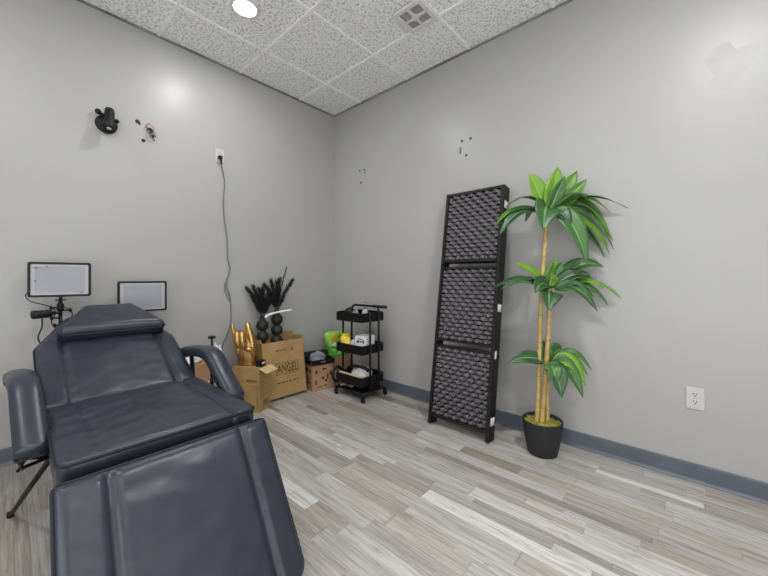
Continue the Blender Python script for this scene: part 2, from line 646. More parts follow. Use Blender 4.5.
holes('trim_4', [((0, -1.801, 2.186), 1.5), ((0, -1.790, 2.174), 0.9), ((0, -1.766, 2.061), 1.3)], (1, 0, 0))
holes('trim_5', [((0.408, 0, 2.174), 1.0), ((0.475, 0, 2.165), 1.0), ((0.48, 0, 2.135), 0.8), ((0.425, 0, 2.045), 1.1)], (0, -1, 0))
holes('trim_6', [((1.578, 0, 2.163), 1.0), ((1.652, 0, 2.164), 1.0), ((1.615, 0, 2.04), 1.0)], (0, -1, 0))
mb = MB()
mb.tube([(1.563, -0.003, 2.115), (1.566, -0.006, 2.09), (1.563, -0.003, 2.065)], [0.004, 0.006, 0.003], 8)
structure(mb, 'trim_7', M['grey_plastic'])

# ================================================================== CEILING FITTINGS
def recessed_light(x, y, label):
    t = thing('recessed_light', label, 'ceiling light', (x, y, CEIL))
    MB().lathe((x, y, CEIL), [(0.070, -0.003), (0.074, -0.011), (0.088, -0.009), (0.093, -0.001), (0.09, -0.0002), (0.070, -0.0002)], 36, 0, False).build('trim_ring', M['vent'], t)
    MB().lathe((x, y, CEIL), [(0.002, -0.006), (0.05, -0.0055), (0.0705, -0.003)], 36, 0, True).build('lens', M['lens'], t)
    d = bpy.data.lights.new('lamp', 'AREA')
    d.shape = 'DISK'
    d.size = 0.10
    d.energy = LAMP_POWER * 0.85
    d.color = (1.0, 0.99, 0.975)
    o = bpy.data.objects.new('lamp', d)
    COL.objects.link(o)
    o.parent = t
    o.location = (0, 0, -0.013)


recessed_light(0.733, -1.369, 'round recessed ceiling light glowing white in a ceiling tile')

t = thing('ceiling_vent', 'square white four-pane air vent in the ceiling grid', 'vent', (1.535, -0.565, CEIL))
cx, cy, hz = 1.535, -0.565, CEIL - 0.0075
mb = MB()
H_, R_ = 0.116, 0.03


def rr(h, r, z):
    pts = []
    for qx, qy, a0 in ((1, 1, 0), (-1, 1, 90), (-1, -1, 180), (1, -1, 270)):
        for s_ in range(5):
            a = math.radians(a0 + s_ * 22.5)
            pts.append(Vector((cx + qx * (h - r) + r * math.cos(a), cy + qy * (h - r) + r * math.sin(a), z)))
    return pts


mb.rings([rr(H_, R_, hz), rr(H_, R_, hz - 0.008), rr(H_ - 0.006, R_ - 0.004, hz - 0.013), rr(0.084, 0.008, hz - 0.013), rr(0.080, 0.008, hz - 0.004)], 0, False, smooth=False)
mb.box((cx, cy, hz - 0.010), (0.164, 0.016, 0.010))
mb.box((cx, cy, hz - 0.010), (0.016, 0.164, 0.0095))
mb.box((cx, cy, hz - 0.011), (0.05, 0.05, 0.009), Matrix.Rotation(PI / 4, 3, 'Z'))
mb.build('vent_frame', M['vent'], t)
mb = MB()
for s_ in range(9):
    for sy_ in (-1, 1):
        yy = cy + sy_ * (0.014 + s_ * 0.0075)
        mb.box((cx, yy, hz - 0.003), (0.15, 0.004, 0.005))
mb.box((cx, cy, hz - 0.0006), (0.164, 0.164, 0.001))
mb.build('grille', M['vent_dark'], t)

# ================================================================== WALL FITTINGS
# black camera bracket on the left wall
t = thing('wall_camera', 'black security camera on a round base high on the left wall', 'camera', (0, -1.975, 2.11))
MB().lathe((0, -1.975, 2.105), [(0.060, 0.0005), (0.060, 0.012), (0.052, 0.018), (0.002, 0.020)], 32, 0, True, (1, 0, 0)).build('base_plate', M['black_plastic'], t)
mb = MB()
mb.tube([(0.02, -1.975, 2.10), (0.055, -1.973, 2.11), (0.075, -1.970, 2.13)], [0.02, 0.018, 0.016], 12)
mb.build('arm', M['black_plastic'], t)
mb = MB()
mb.lathe((0.055, -1.966, 2.195), [(0.004, 0), (0.024, 0.003), (0.027, 0.02), (0.028, 0.085), (0.033, 0.10), (0.035, 0.145), (0.031, 0.150), (0.026, 0.146)], 20, 0, True, (0.25, -0.06, -1))
mb.build('camera_body', M['black_plastic'], t)
lc = Vector((0.055, -1.966, 2.195)) + Vector((0.25, -0.06, -1)).normalized() * 0.147
MB().lathe(lc, [(0.001, 0.003), (0.012, 0.002), (0.018, 0.0)], 16, 0, True, (0.25, -0.06, -1)).build('lens', M['chrome'], t)
mb = MB()
mb.ball((0.030, -2.022, 2.168), 0.018, 12)
mb.cyl((0.02, -2.015, 2.162), (0.03, -1.97, 2.15), 0.010)
mb.ball((0.032, -1.924, 2.135), 0.014, 12)
mb.cyl((0.02, -1.93, 2.13), (0.03, -1.97, 2.12), 0.008)
mb.build('adjusting_knob', M['black_plastic'], t)

# loose copper wires from a hole, beside the camera
t = thing('wire_stub', 'copper wire ends curling out of a hole in the left wall, beside the black camera', 'wires', (0, -1.725, 2.12))
mb = MB()
mb.lathe((0, -1.727, 2.145), [(0.001, 0.001), (0.019, 0.0015), (0.021, 0.0004)], 18, 0, True, (1, 0, 0))
mb.lathe((0, -1.715, 2.108), [(0.001, 0.0012), (0.014, 0.0015), (0.016, 0.0004)], 18, 0, True, (1, 0, 0))
mb.build('hole', M['hole'], t)
mb = MB()
mb.tube(smooth([(0.002, -1.735, 2.14), (0.018, -1.755, 2.165), (0.025, -1.735, 2.185), (0.024, -1.712, 2.165), (0.02, -1.708, 2.13), (0.012, -1.722, 2.112)]), 0.0035, 8)
mb.build('copper_loop', M['copper'], t)
mb = MB()
mb.tube(smooth([(0.002, -1.728, 2.14), (0.02, -1.742, 2.125), (0.022, -1.722, 2.09), (0.015, -1.70, 2.075)]), 0.005, 8)
mb.tube(smooth([(0.002, -1.72, 2.13), (0.02, -1.706, 2.13), (0.02, -1.696, 2.10)]), 0.005, 8)
mb.build('wire', M['grey_plastic'], t)


def outlet(c, nrm, right, label):
    c, nrm, right = Vector(c), Vector(nrm), Vector(right)
    up = Vector((0, 0, 1))
    t = thing('wall_outlet', label, 'outlet', c)
    mb = MB()
    mb.obox(c - right * 0.036 - up * 0.058 + nrm * 0.0003, right * 0.072, up * 0.116, nrm * 0.006)
    mb.build('cover_plate', M['white_plastic'], t, bevel=0.003)
    for s_ in (-1, 1):
        q = c + up * (s_ * 0.0195) + nrm * 0.0062
        mb = MB()
        n_ = 20
        pts = []
        for i in range(n_):
            a = 2 * PI * i / n_
            pts.append((0.0165 * math.cos(a), max(-0.0125, min(0.0125, 0.0165 * math.sin(a)))))
        mb.rings([[q + right * a + up * b for a, b in pts], [q + right * a * 0.97 + up * b * 0.97 + nrm * 0.002 for a, b in pts]], 0, True, smooth=False)
        r_ = mb.build('receptacle', M['white_plastic'], t)
        mb = MB()
        for dx, h_ in ((-0.006, 0.009), (0.006, 0.008)):
            mb.obox(q + nrm * 0.0019 + right * (dx - 0.0014) + up * (0.001 - 0.001), right * 0.0028, up * h_, nrm * 0.0005)
        mb.lathe(q + nrm * 0.0019 - up * 0.006, [(0.0005, 0.0005), (0.003, 0.0004), (0.0031, 0)], 10, 0, True, nrm)
        mb.build('slots', M['hole'], r_)
    MB().lathe(c + nrm * 0.006, [(0.0005, 0.0018), (0.003, 0.0012), (0.0035, 0)], 12, 0, True, nrm).build('screw', M['chrome'], t)
    return t


outlet((2.944, 0, 0.440), (0, -1, 0), (1, 0, 0), 'white wall outlet low on the right wall, nothing plugged in')
outlet((0, -1.235, 2.092), (1, 0, 0), (0, 1, 0), 'white wall outlet high on the left wall with a black plug in it')

cord = thing('power_cord', 'wavy grey power cord hanging down the left wall from a high outlet', 'cord', (0.012, -1.235, 2.07))
mb = MB()
mb.box((0.026, -1.240, 2.072), (0.034, 0.03, 0.026))
mb.tube([(0.03, -1.238, 2.065), (0.03, -1.232, 2.045), (0.022, -1.226, 2.02)], [0.010, 0.008, 0.005], 10)
mb.build('plug', M['black_plastic'], cord, bevel=0.005)
cp = [(-1.228, 2.03), (-1.224, 2.008), (-1.205, 1.93), (-1.195, 1.855), (-1.211, 1.725), (-1.206, 1.604), (-1.190, 1.51), (-1.178, 1.417), (-1.176, 1.32), (-1.172, 1.226),
      (-1.154, 1.153), (-1.170, 1.08), (-1.187, 1.006), (-1.154, 0.916), (-1.142, 0.80), (-1.146, 0.70), (-1.175, 0.60), (-1.206, 0.523), (-1.225, 0.43), (-1.24, 0.30)]
mb = MB()
mb.tube(smooth([(0.012 + 0.006 * math.sin(i * 1.7), a, b) for i, (a, b) in enumerate(cp)], 5), 0.0048, 8)
mb.build('cable', M['grey_plastic'], cord)
mb = MB()
mb.tube(smooth([(0.013, -1.176 + 0.024 * math.sin(i * 0.9), 1.23 - i * 0.045) for i in range(9)], 5), 0.0036, 6)
mb.build('twisted_lead', M['grey_plastic'], cord)

# ================================================================== WOVEN FOLDING SCREEN
AL = math.asin(0.265 / 1.735)
SW, SH, SD = 0.466, 1.735, 0.0285
hV = Vector((0, math.sin(AL), math.cos(AL)))        # up along the panel
dV = Vector((0, math.cos(AL), -math.sin(AL)))       # from front to back
O0 = Vector((1.497, -0.274, 0.0)) - dV * 0.0905      # front lower left corner
wV = Vector((1, 0, 0))
scr = thing('folding_screen', 'folded dark woven rope room divider leaning against the right wall', 'folding screen', (1.724, -0.29, 0))


def sp(w, h, d):
    return O0 + wV * w + hV * h + dV * d


ST = 0.022
mb = MB()
for w0 in (0, SW - ST):
    mb.obox(sp(w0, 0, 0), wV * ST, hV * SH, dV * SD)
RAILS = [(0.050, 0.072), (0.556, 0.572), (0.601, 0.617), (1.138, 1.154), (1.192, 1.208), (1.716, 1.735)]
for h0, h1 in RAILS:
    mb.obox(sp(ST, h0, 0.003), wV * (SW - 2 * ST), hV * (h1 - h0), dV * (SD - 0.006))
panel = mb.build('panel', M['frame_wood'], scr)
weaves = []
NC = 13
pitch = (SW - 2 * ST) / NC
for h0, h1 in ((0.072, 0.556), (0.617, 1.138), (1.208, 1.716)):
    mb = MB()
    nr = int(round((h1 - h0) / 0.0300))
    rh = (h1 - h0) / nr
    for c_ in range(1, NC):
        mb.cyl(sp(ST + c_ * pitch, h0, SD / 2), sp(ST + c_ * pitch, h1, SD / 2), 0.0035, None, 6)
    for r_ in range(nr):
        hc = h0 + (r_ + 0.5) * rh
        rings = []
        for i in range(NC * 4 + 1):
            w = ST + i * pitch / 4
            ph = math.sin(PI * i / 4 + PI * (r_ % 2) + PI / 2 * 0)
            dd = SD / 2 + 0.0105 * ph
            tw = 0.0016 * math.sin(i * 1.3 + r_ * 2.1)
            hh = rh * (0.44 + 0.05 * math.cos(PI * i / 2))
            rings.append([sp(w, hc + tw + hh * a, dd + 0.0034 * b) for a, b in ((1, 0), (0.6, 0.8), (-0.6, 0.8), (-1, 0), (-0.6, -0.8), (0.6, -0.8))])
        mb.rings(rings, 0, True)
    weaves.append(mb.build('woven_infill', M['rope'], panel))
for k_ in (1, 2):
    p2 = panel.copy()
    COL.objects.link(p2)
    p2.parent = scr
    p2.location = dV * (0.031 * k_)
    for w_ in weaves:
        c_ = w_.copy()
        COL.objects.link(c_)
        c_.parent = p2
for h_, gaps in ((1.60, (0, 1)), (0.87, (0, 1)), (0.125, (0, 1)), (0.555, (0,))):
    for g_ in gaps:
        mb = MB()
        d0 = 0.0295 + 0.031 * g_
        for s_ in (-1, 1):
            mb.obox(sp(SW + 0.0004, h_ - 0.026, d0 + s_ * 0.0075 - 0.0055), wV * 0.002, hV * 0.052, dV * 0.011)
        mb.cyl(sp(SW + 0.003, h_ - 0.026, d0), sp(SW + 0.003, h_ + 0.026, d0), 0.003, None, 8)
        mb.build('hinge', M['brushed'], scr)

# ================================================================== ARTIFICIAL PLANT
# base, tip, width, arch, how much the blade faces the room
LEAVES = [
    ((2.282, -0.2, 1.49), (2.329, -0.185, 1.748), 0.117, 0.0, 1),
    ((2.268, -0.213, 1.496), (2.198, -0.303, 1.711), 0.11, 0.006, 1),
    ((2.291, -0.192, 1.49), (2.408, -0.074, 1.733), 0.104, -0.006, 1),
    ((2.3, -0.184, 1.496), (2.467, -0.102, 1.666), 0.092, -0.012, 0.8),
    ((2.287, -0.196, 1.496), (2.371, -0.201, 1.681), 0.08, 0.0, 1),
    ((2.282, -0.241, 1.502), (2.299, -0.373, 1.348), 0.153, 0.043, 0.8),
    ((2.256, -0.25, 1.51), (2.105, -0.426, 1.492), 0.055, 0.055, 0.2),
    ((2.247, -0.258, 1.462), (2.095, -0.502, 1.324), 0.08, 0.074, 0.5),
    ((2.241, -0.237, 1.472), (2.065, -0.503, 1.38), 0.055, 0.061, 0.3),
    ((2.314, -0.172, 1.521), (2.66, -0.035, 1.476), 0.043, 0.055, 0.2),
    ((2.315, -0.197, 1.51), (2.578, -0.07, 1.459), 0.074, 0.068, 0.4),
    ((2.325, -0.215, 1.5), (2.521, -0.147, 1.472), 0.061, 0.074, 0.3),
    ((2.314, -0.172, 1.478), (2.588, -0.035, 1.291), 0.08, 0.135, 0.5),
    ((2.323, -0.204, 1.466), (2.595, -0.054, 1.242), 0.068, 0.117, 0.5),
    ((2.328, -0.226, 1.456), (2.581, -0.093, 1.206), 0.074, 0.086, 0.5),
    ((2.328, -0.226, 1.45), (2.552, -0.093, 1.196), 0.061, 0.061, 0.6),
    ((2.331, -0.237, 1.46), (2.495, -0.224, 1.147), 0.129, 0.086, 0.9),
    ((2.315, -0.238, 1.456), (2.413, -0.244, 1.362), 0.098, 0.043, 0.7),
    ((2.254, -0.185, 1.484), (2.137, -0.196, 1.433), 0.074, 0.049, 0.4),
    ((2.287, -0.156, 1.484), (2.388, -0.035, 1.362), 0.074, 0.074, 0.4),
    ((2.282, -0.16, 1.521), (2.522, -0.035, 1.525), 0.068, 0.061, 0.3),
    ((2.287, -0.196, 1.011), (2.32, -0.193, 1.194), 0.098, 0.0, 1),
    ((2.296, -0.188, 1.011), (2.345, -0.184, 1.17), 0.086, 0.0, 1),
    ((2.273, -0.209, 1.017), (2.134, -0.36, 1.158), 0.061, 0.031, 0.6),
    ((2.27, -0.238, 1.012), (2.047, -0.491, 1.007), 0.055, 0.055, 0.3),
    ((2.279, -0.27, 1.007), (2.112, -0.514, 1.009), 0.061, 0.043, 0.4),
    ((2.247, -0.258, 1.012), (2.188, -0.378, 1.055), 0.055, 0.031, 0.3),
    ((2.291, -0.232, 1.0), (2.327, -0.361, 0.885), 0.147, 0.037, 0.9),
    ((2.293, -0.258, 1.019), (2.258, -0.383, 0.986), 0.098, 0.037, 0.6),
    ((2.3, -0.184, 1.017), (2.544, -0.046, 1.138), 0.092, 0.068, 0.6),
    ((2.309, -0.216, 1.018), (2.495, -0.117, 1.085), 0.08, 0.037, 0.6),
    ((2.309, -0.176, 1.011), (2.627, -0.035, 0.951), 0.055, 0.074, 0.4),
    ((2.318, -0.208, 1.006), (2.573, -0.073, 0.904), 0.061, 0.08, 0.5),
    ((2.324, -0.23, 1.001), (2.533, -0.163, 0.879), 0.08, 0.074, 0.7),
    ((2.324, -0.23, 1.007), (2.508, -0.132, 0.962), 0.055, 0.055, 0.5),
    ((2.302, -0.128, 1.004), (2.543, -0.035, 1.013), 0.068, 0.061, 0.4),
    ((2.291, -0.232, 1.024), (2.318, -0.249, 1.097), 0.086, 0.006, 0.9),
    ((2.271, -0.183, 0.54), (2.233, -0.191, 0.691), 0.092, -0.006, 1),
    ((2.268, -0.213, 0.557), (2.11, -0.408, 0.561), 0.08, 0.031, 0.7),
    ((2.273, -0.168, 0.543), (2.325, -0.081, 0.624), 0.123, 0.025, 0.9),
    ((2.29, -0.166, 0.552), (2.491, -0.094, 0.524), 0.049, 0.08, 0.5),
    ((2.296, -0.188, 0.551), (2.478, -0.132, 0.5), 0.055, 0.068, 0.6),
    ((2.309, -0.216, 0.552), (2.473, -0.163, 0.442), 0.08, 0.08, 0.8),
    ((2.309, -0.216, 0.546), (2.465, -0.198, 0.379), 0.092, 0.08, 0.9),
    ((2.306, -0.246, 0.54), (2.38, -0.301, 0.386), 0.123, 0.049, 0.95),
    ((2.302, -0.25, 0.546), (2.349, -0.302, 0.46), 0.098, 0.037, 0.9),
    ((2.259, -0.14, 0.517), (2.264, -0.095, 0.611), 0.086, 0.0, 0.9),
]

PX, PY = 2.250, -0.223
plant = thing('potted_plant', 'tall green artificial plant with three leafy crowns in a black ribbed pot', 'plant', (PX, PY, 0))
mb = MB()
prof = [(0.078, 0.0), (0.084, 0.004), (0.098, 0.08), (0.108, 0.16), (0.1125, 0.196), (0.115, 0.203), (0.112, 0.207), (0.106, 0.203), (0.102, 0.17), (0.001, 0.165)]
rings = []
NP = 144
for pi_, (r, z) in enumerate(prof):
    ring = []
    for i in range(NP):
        a = 2 * PI * i / NP
        rib = 0.0016 * math.cos(a * 36) if 1 <= pi_ <= 4 else 0
        ring.append(Vector((PX + (r + rib) * math.cos(a), PY + (r + rib) * math.sin(a), z)))
    rings.append(ring)
mb.rings(rings)
mb.build('pot', M['pot'], plant)
random.seed(4)


def moss_pt(u, v):
    a, r = 2 * PI * u, v * 0.103
    z = 0.186 + 0.010 * noise.noise(Vector((math.cos(a) * r * 40, math.sin(a) * r * 40, 3))) + 0.008 * (1 - v * v)
    return Vector((PX + r * math.cos(a), PY + r * math.sin(a), z))


mb = MB()
mb.grid(moss_pt, 48, 10)
for i in range(150):
    a, r = random.uniform(0, 2 * PI), 0.1 * math.sqrt(random.random())
    q = Vector((PX + r * math.cos(a), PY + r * math.sin(a), 0.19))
    e = q + Vector((random.uniform(-.02, .02), random.uniform(-.02, .02), random.uniform(.002, .014)))
    mb.tube([q, (q + e) / 2 + Vector((0, 0, 0.006)), e], 0.0012, 4)
mo = mb.build('moss', M['moss'], plant)


def cane(a, b, r0, r1, seed):
    rnd = random.Random(seed)
    a, b = Vector(a), Vector(b)
    L = (b - a).length
    nodes = []
    h = rnd.uniform(0.07, 0.12)
    while h < L - 0.05:
        nodes.append(h)
        h += rnd.uniform(0.14, 0.23)
    side = (b - a).orthogonal().normalized()
    pts, rs = [], []
    n = int(L / 0.012)
    for i in range(n + 1):
        s_ = L * i / n
        q = a.lerp(b, i / n) + side * (0.006 * math.sin(s_ * 5 + seed))
        sw = sum(math.exp(-((s_ - h_) / 0.009) ** 2) for h_ in nodes)
        pts.append(q)
        rs.append((r0 + (r1 - r0) * i / n) * (1 + 0.20 * sw))
    m_ = MB()
    m_.tube(pts, rs, 14)
    o = m_.build('cane_stem', M['cane'], plant)
    for h_ in nodes:
        i = min(int(h_ / L * n), n - 1)
        MB().tube([pts[i] - (pts[i + 1] - pts[i]) * 0.18, pts[i] + (pts[i + 1] - pts[i]) * 0.18], rs[i] * 1.05, 14).build('stem_node', M['cane_ring'], o)


cane((2.222, -0.252, 0.185), (2.270, -0.212, 1.482), 0.0130, 0.0120, 1)
cane((2.256, -0.232, 0.185), (2.284, -0.198, 1.010), 0.0150, 0.0130, 5)
cane((2.274, -0.212, 0.185), (2.280, -0.203, 0.560), 0.0135, 0.0120, 9)

CAMV = Vector((0.6675, -0.7446, 0.12)).normalized()
for li, (b, tip, wd, arch, fc) in enumerate(LEAVES):
    b, tip = Vector(b), Vector(tip)
    face = (Vector((0, 0, 1)) * (1 - fc) + CAMV * fc).normalized()
    mid = (b + tip) / 2 + Vector((0, 0, arch))
    ctl = mid * 2 - (b + tip) / 2
    nu, nv = 16, 6
    rnd = random.Random(li)
    wav = rnd.uniform(0, 6)

    def leaf_pt(u, v, lower=0.0):
        c = b * (1 - u) ** 2 + ctl * (2 * u * (1 - u)) + tip * u * u
        tg = (ctl - b) * (2 * (1 - u)) + (tip - ctl) * (2 * u)
        tg.normalize()
        side = tg.cross(face)
        if side.length < 0.05:
            side = tg.orthogonal()
        side.normalize()
        nn = side.cross(tg).normalized()
        prof_ = (u ** 0.62) * ((1 - u) ** 0.92) / 0.362
        w = wd * 0.5 * prof_ + 0.003 * (1 - u)
        s_ = (v - 0.5) * 2
        q = c + side * (s_ * w) + nn * (abs(s_) * w * 0.34 + 0.004 * math.sin(u * 9 + wav) * s_ * s_ - lower)
        if q.y > -0.012:
            q.y = -0.012
        return q

    mb = MB()
    mb.grid(lambda u, v: leaf_pt(u, v, 0.0), nu, nv, 0, True, True)
    o = mb.build('leaf', M['leaf' if (li < 4 or li in (8, 10, 12, 14, 21, 23, 31, 36, 41, 42)) else 'leaf_shade'], plant)
    sm = o.modifiers.new('thickness', 'SOLIDIFY')
    sm.thickness = 0.0012

# ================================================================== TREATMENT CHAIR
CY = -2.042
chair = thing('treatment_chair', 'black padded reclining treatment chair with two curved armrests, in the foreground', 'treatment chair', (1.15, CY, 0))


def cushion(name, P0, U, N, L, hw, side, crown, re, rc0, rc1, grooves, parent, seed, wr=0.0045, nu=72, nv=64, dome=0.010):
    """padded slab: outline half width hw(s), vertical sides then a rounded crown, stitched grooves"""
    P0, U, N = Vector(P0), Vector(U).normalized(), Vector(N).normalized()
    V = Vector((0, 1, 0))

    def ease(t):
        return 0.45 * t + 0.55 * (0.5 - 0.5 * math.cos(PI * t))

    def half(s):
        h = hw(s)
        for d, rc in ((s, rc0), (L - s, rc1)):
            if rc > 0 and d < rc:
                h -= rc - math.sqrt(max(rc * rc - (rc - d) ** 2, 0))
        return h

    def top(i, j):
        s = L * ease(i)
        h = half(s)
        vv = ease(j) * 2 - 1
        y = vv * h
        d = min(h - abs(y), s, L - s)
        t = min(max(d / re, 0), 1)
        e = math.sqrt(max(1 - (1 - t) ** 2, 0))
        z = side + crown * e + dome * (1 - vv * vv) * (1 - (2 * s / L - 1) ** 4) * e
        hs = hw(s)
        for gv, gd in grooves:
            q = (y - gv * hs) / 0.010
            z -= gd * math.exp(-q * q) * e
            # gathered creases running off the seam
            z += 0.0010 * math.exp(-(q / 3.2) ** 2) * math.sin(s * 95 + 3 * gv) * e
        z += wr * e * noise.noise(Vector((s * 6.0 + seed, y * 9.0, seed)))
        z += wr * 0.6 * e * noise.noise(Vector((s * 20.0, y * 13.0 + seed, 2.0)))
        return P0 + U * s + V * y + N * z

    mb = MB()
    vs = mb.grid(top, nu, nv)
    rim = [vs[0][j] for j in range(nv + 1)] + [vs[i][nv] for i in range(1, nu + 1)] + [vs[nu][j] for j in range(nv - 1, -1, -1)] + [vs[i][0] for i in range(nu - 1, 0, -1)]
    low = [mb.bm.verts.new(q.co - N * ((q.co - P0).dot(N))) for q in rim]
    n = len(rim)
    for a in range(n):
        b = (a + 1) % n
        mb.face([rim[a], low[a], low[b], rim[b]], 0, True)
    mb.face(low, 0)
    edge = [q.co.copy() for q in rim]
    bmesh.ops.remove_doubles(mb.bm, verts=mb.bm.verts, dist=0.0004)
    o = mb.build(name, M['vinyl'], parent)
    cen = sum(edge, Vector()) / n
    pts = []
    for q in edge:
        if not pts or (q - pts[-1]).length > 0.006:
            pts.append(q)
    ring = [q + (q - cen).normalized() * 0.001 for q in pts] + [pts[0] + (pts[0] - cen).normalized() * 0.001]
    MB().tube(ring, 0.0048, 8).build('piping', M['piping'], o)
    return o


b25 = math.atan(0.4714)
bU = Vector((-math.cos(b25), 0, math.sin(b25)))
bN = Vector((math.sin(b25), 0, math.cos(b25)))
bP = Vector((0.990, CY, 0.546)) - bN * 0.082
cushion('backrest', bP, bU, bN, 0.745, lambda s: 0.291 if s < 0.455 else 0.291 - (s - 0.455) * 0.47,
        0.062, 0.020, 0.030, 0.012, 0.03, [(-0.66, 0.013), (0.70, 0.015)], chair, 1.3)
cushion('seat', (0.993, CY + 0.006, 0.462), (1, 0, 0), (0, 0, 1), 0.612, lambda s: 0.286 + 0.006 * s / 0.6,
        0.082, 0.014, 0.024, 0.012, 0.025, [(-0.66, 0.006), (0.72, 0.014)], chair, 4.1)
lU = Vector((0.526, 0, -0.8505))
lN = Vector((0.8505, 0, 0.526))
lP = Vector((1.686, CY, 0.535)) - lN * 0.092
cushion('leg_rest', lP, lU, lN, 0.535, lambda s: 0.298 + 0.012 * s,
        0.066, 0.026, 0.030, 0.014, 0.05, [(-0.62, 0.015), (0.66, 0.015)], chair, 7.7, wr=0.0038)
# head pillow on the upper backrest
hP = Vector((0.990, CY, 0.546)) + bU * 0.462 + bN * 0.004 + Vector((0, 0.022, 0))
cushion('head_pillow', hP, bU, bN, 0.262, lambda s: 0.232 - max(0, s - 0.03) * 0.50,
        0.040, 0.040, 0.040, 0.03, 0.03, [], chair, 11.2, wr=0.003, dome=0.006)
# plywood boards under the cushions
mb = MB()
mb.obox(bP + Vector((0, -0.25, 0)) + bU * 0.03 - bN * 0.0155, bU * 0.43, Vector((0, 0.5, 0)), bN * 0.015)
mb.obox(bP + Vector((0, -0.14, 0)) + bU * 0.462 - bN * 0.0155, bU * 0.25, Vector((0, 0.28, 0)), bN * 0.015)
mb.obox((1.02, CY - 0.27, 0.4495), (0.56, 0, 0), (0, 0.54, 0), (0, 0, 0.015))
mb.obox(lP + Vector((0, -0.27, 0)) + lU * 0.02 - lN * 0.0155, lU * 0.47, Vector((0, 0.54, 0)), lN * 0.015)
mb.build('backing_board', M['black_plastic'], chair)
# armrests
arm_c = [(0.585, 0.600), (0.64, 0.622), (0.72, 0.642), (0.84, 0.660), (0.96, 0.673), (1.03, 0.672), (1.08, 0.655), (1.15, 0.610), (1.24, 0.553), (1.30, 0.515), (1.325, 0.499)]
for sg in (-1, 1):
    yc = CY + sg * 0.346
    pts = smooth([(a, yc + (0.026 * max(0, (a - 0.75) / 0.57) if sg < 0 else 0), b) for a, b in arm_c], 6)
    n = len(pts)
    rs = []
    for i in range(n):
        d = min(i, n - 1 - i)
        rs.append(0.0455 * math.sqrt(1 - (1 - min((d + 0.35) / 5.0, 1)) ** 2))
    mb = MB()
    mb.tube(pts, rs, 24, 0, True, 0.68, 1.0, (0, 1, 0), 0.8)
    ar = mb.build('armrest', M['vinyl'], chair)
    mb = MB()
    side = Vector((0, -sg, 0))
    for s2 in (-1, 1):
        mb.tube([p_ + Vector((0, s2 * 0.0400 * r_ / 0.0455, -0.020 * r_ / 0.0455)) for p_, r_ in zip(pts, rs)], 0.004, 6)
    mb.build('piping', M['piping'], ar)
    yi = CY + sg * 0.275
    MB().tube([(1.27, yc, 0.520), (1.235, yc - sg * 0.02, 0.465), (1.20, yi, 0.435)], 0.011, 10).build('arm_bracket', M['black_metal'], ar)
    MB().tube([(0.74, yc, 0.625), (0.80, yc - sg * 0.012, 0.52), (0.90, yi, 0.43)], 0.011, 10).build('arm_bracket', M['black_metal'], ar)
    MB().box((1.262, yc - sg * 0.012, 0.490), (0.055, 0.045, 0.008), Matrix.Rotation(0.6, 3, 'Y')).build('mounting_plate', M['black_metal'], ar)
    mb = MB()
    mb.tube([(1.285, yc, 0.482), (1.255, yc, 0.440), (1.21, yi, 0.434)], 0.006, 8)
    mb.build('brace_rod', M['black_metal'], ar)
    MB().ball((1.275, yc, 0.468), 0.010, 10).build('bolt', M['black_metal'], ar)
# steel frame
mb = MB()
for sg in (-1, 1):
    y = CY + sg * 0.235
    mb.tube([(0.86, y, 0.438), (1.58, y, 0.438)], 0.0125, 12)
for x in (0.90, 1.24, 1.55):
    mb.tube([(x, CY - 0.275, 0.437), (x, CY + 0.275, 0.437)], 0.0105, 12)
mb.tube([(0.90, CY - 0.12, 0.43), tuple(bP + bU * 0.34 - bN * 0.02 + Vector((0, -0.12, 0)))], 0.009, 10)
mb.tube([(0.90, CY + 0.12, 0.43), tuple(bP + bU * 0.34 - bN * 0.02 + Vector((0, 0.12, 0)))], 0.009, 10)
mb.build('frame', M['black_metal'], chair)
for sg in (-1, 1):
    for top_, foot in (((1.18, CY + sg * 0.262, 0.432), (0.645, CY + sg * 0.368, 0.008)), ((1.22, CY + sg * 0.20, 0.432), (1.56, CY + sg * 0.215, 0.008))):
        mb = MB()
        mb.tube([top_, foot], 0.0095, 12)
        lg = mb.build('leg', M['black_metal'], chair)
        MB().lathe(Vector(foot) - Vector((0, 0, 0.008)), [(0.012, 0), (0.0135, 0.006), (0.012, 0.022), (0.002, 0.024)], 14).build('rubber_foot', M['black_plastic'], lg)

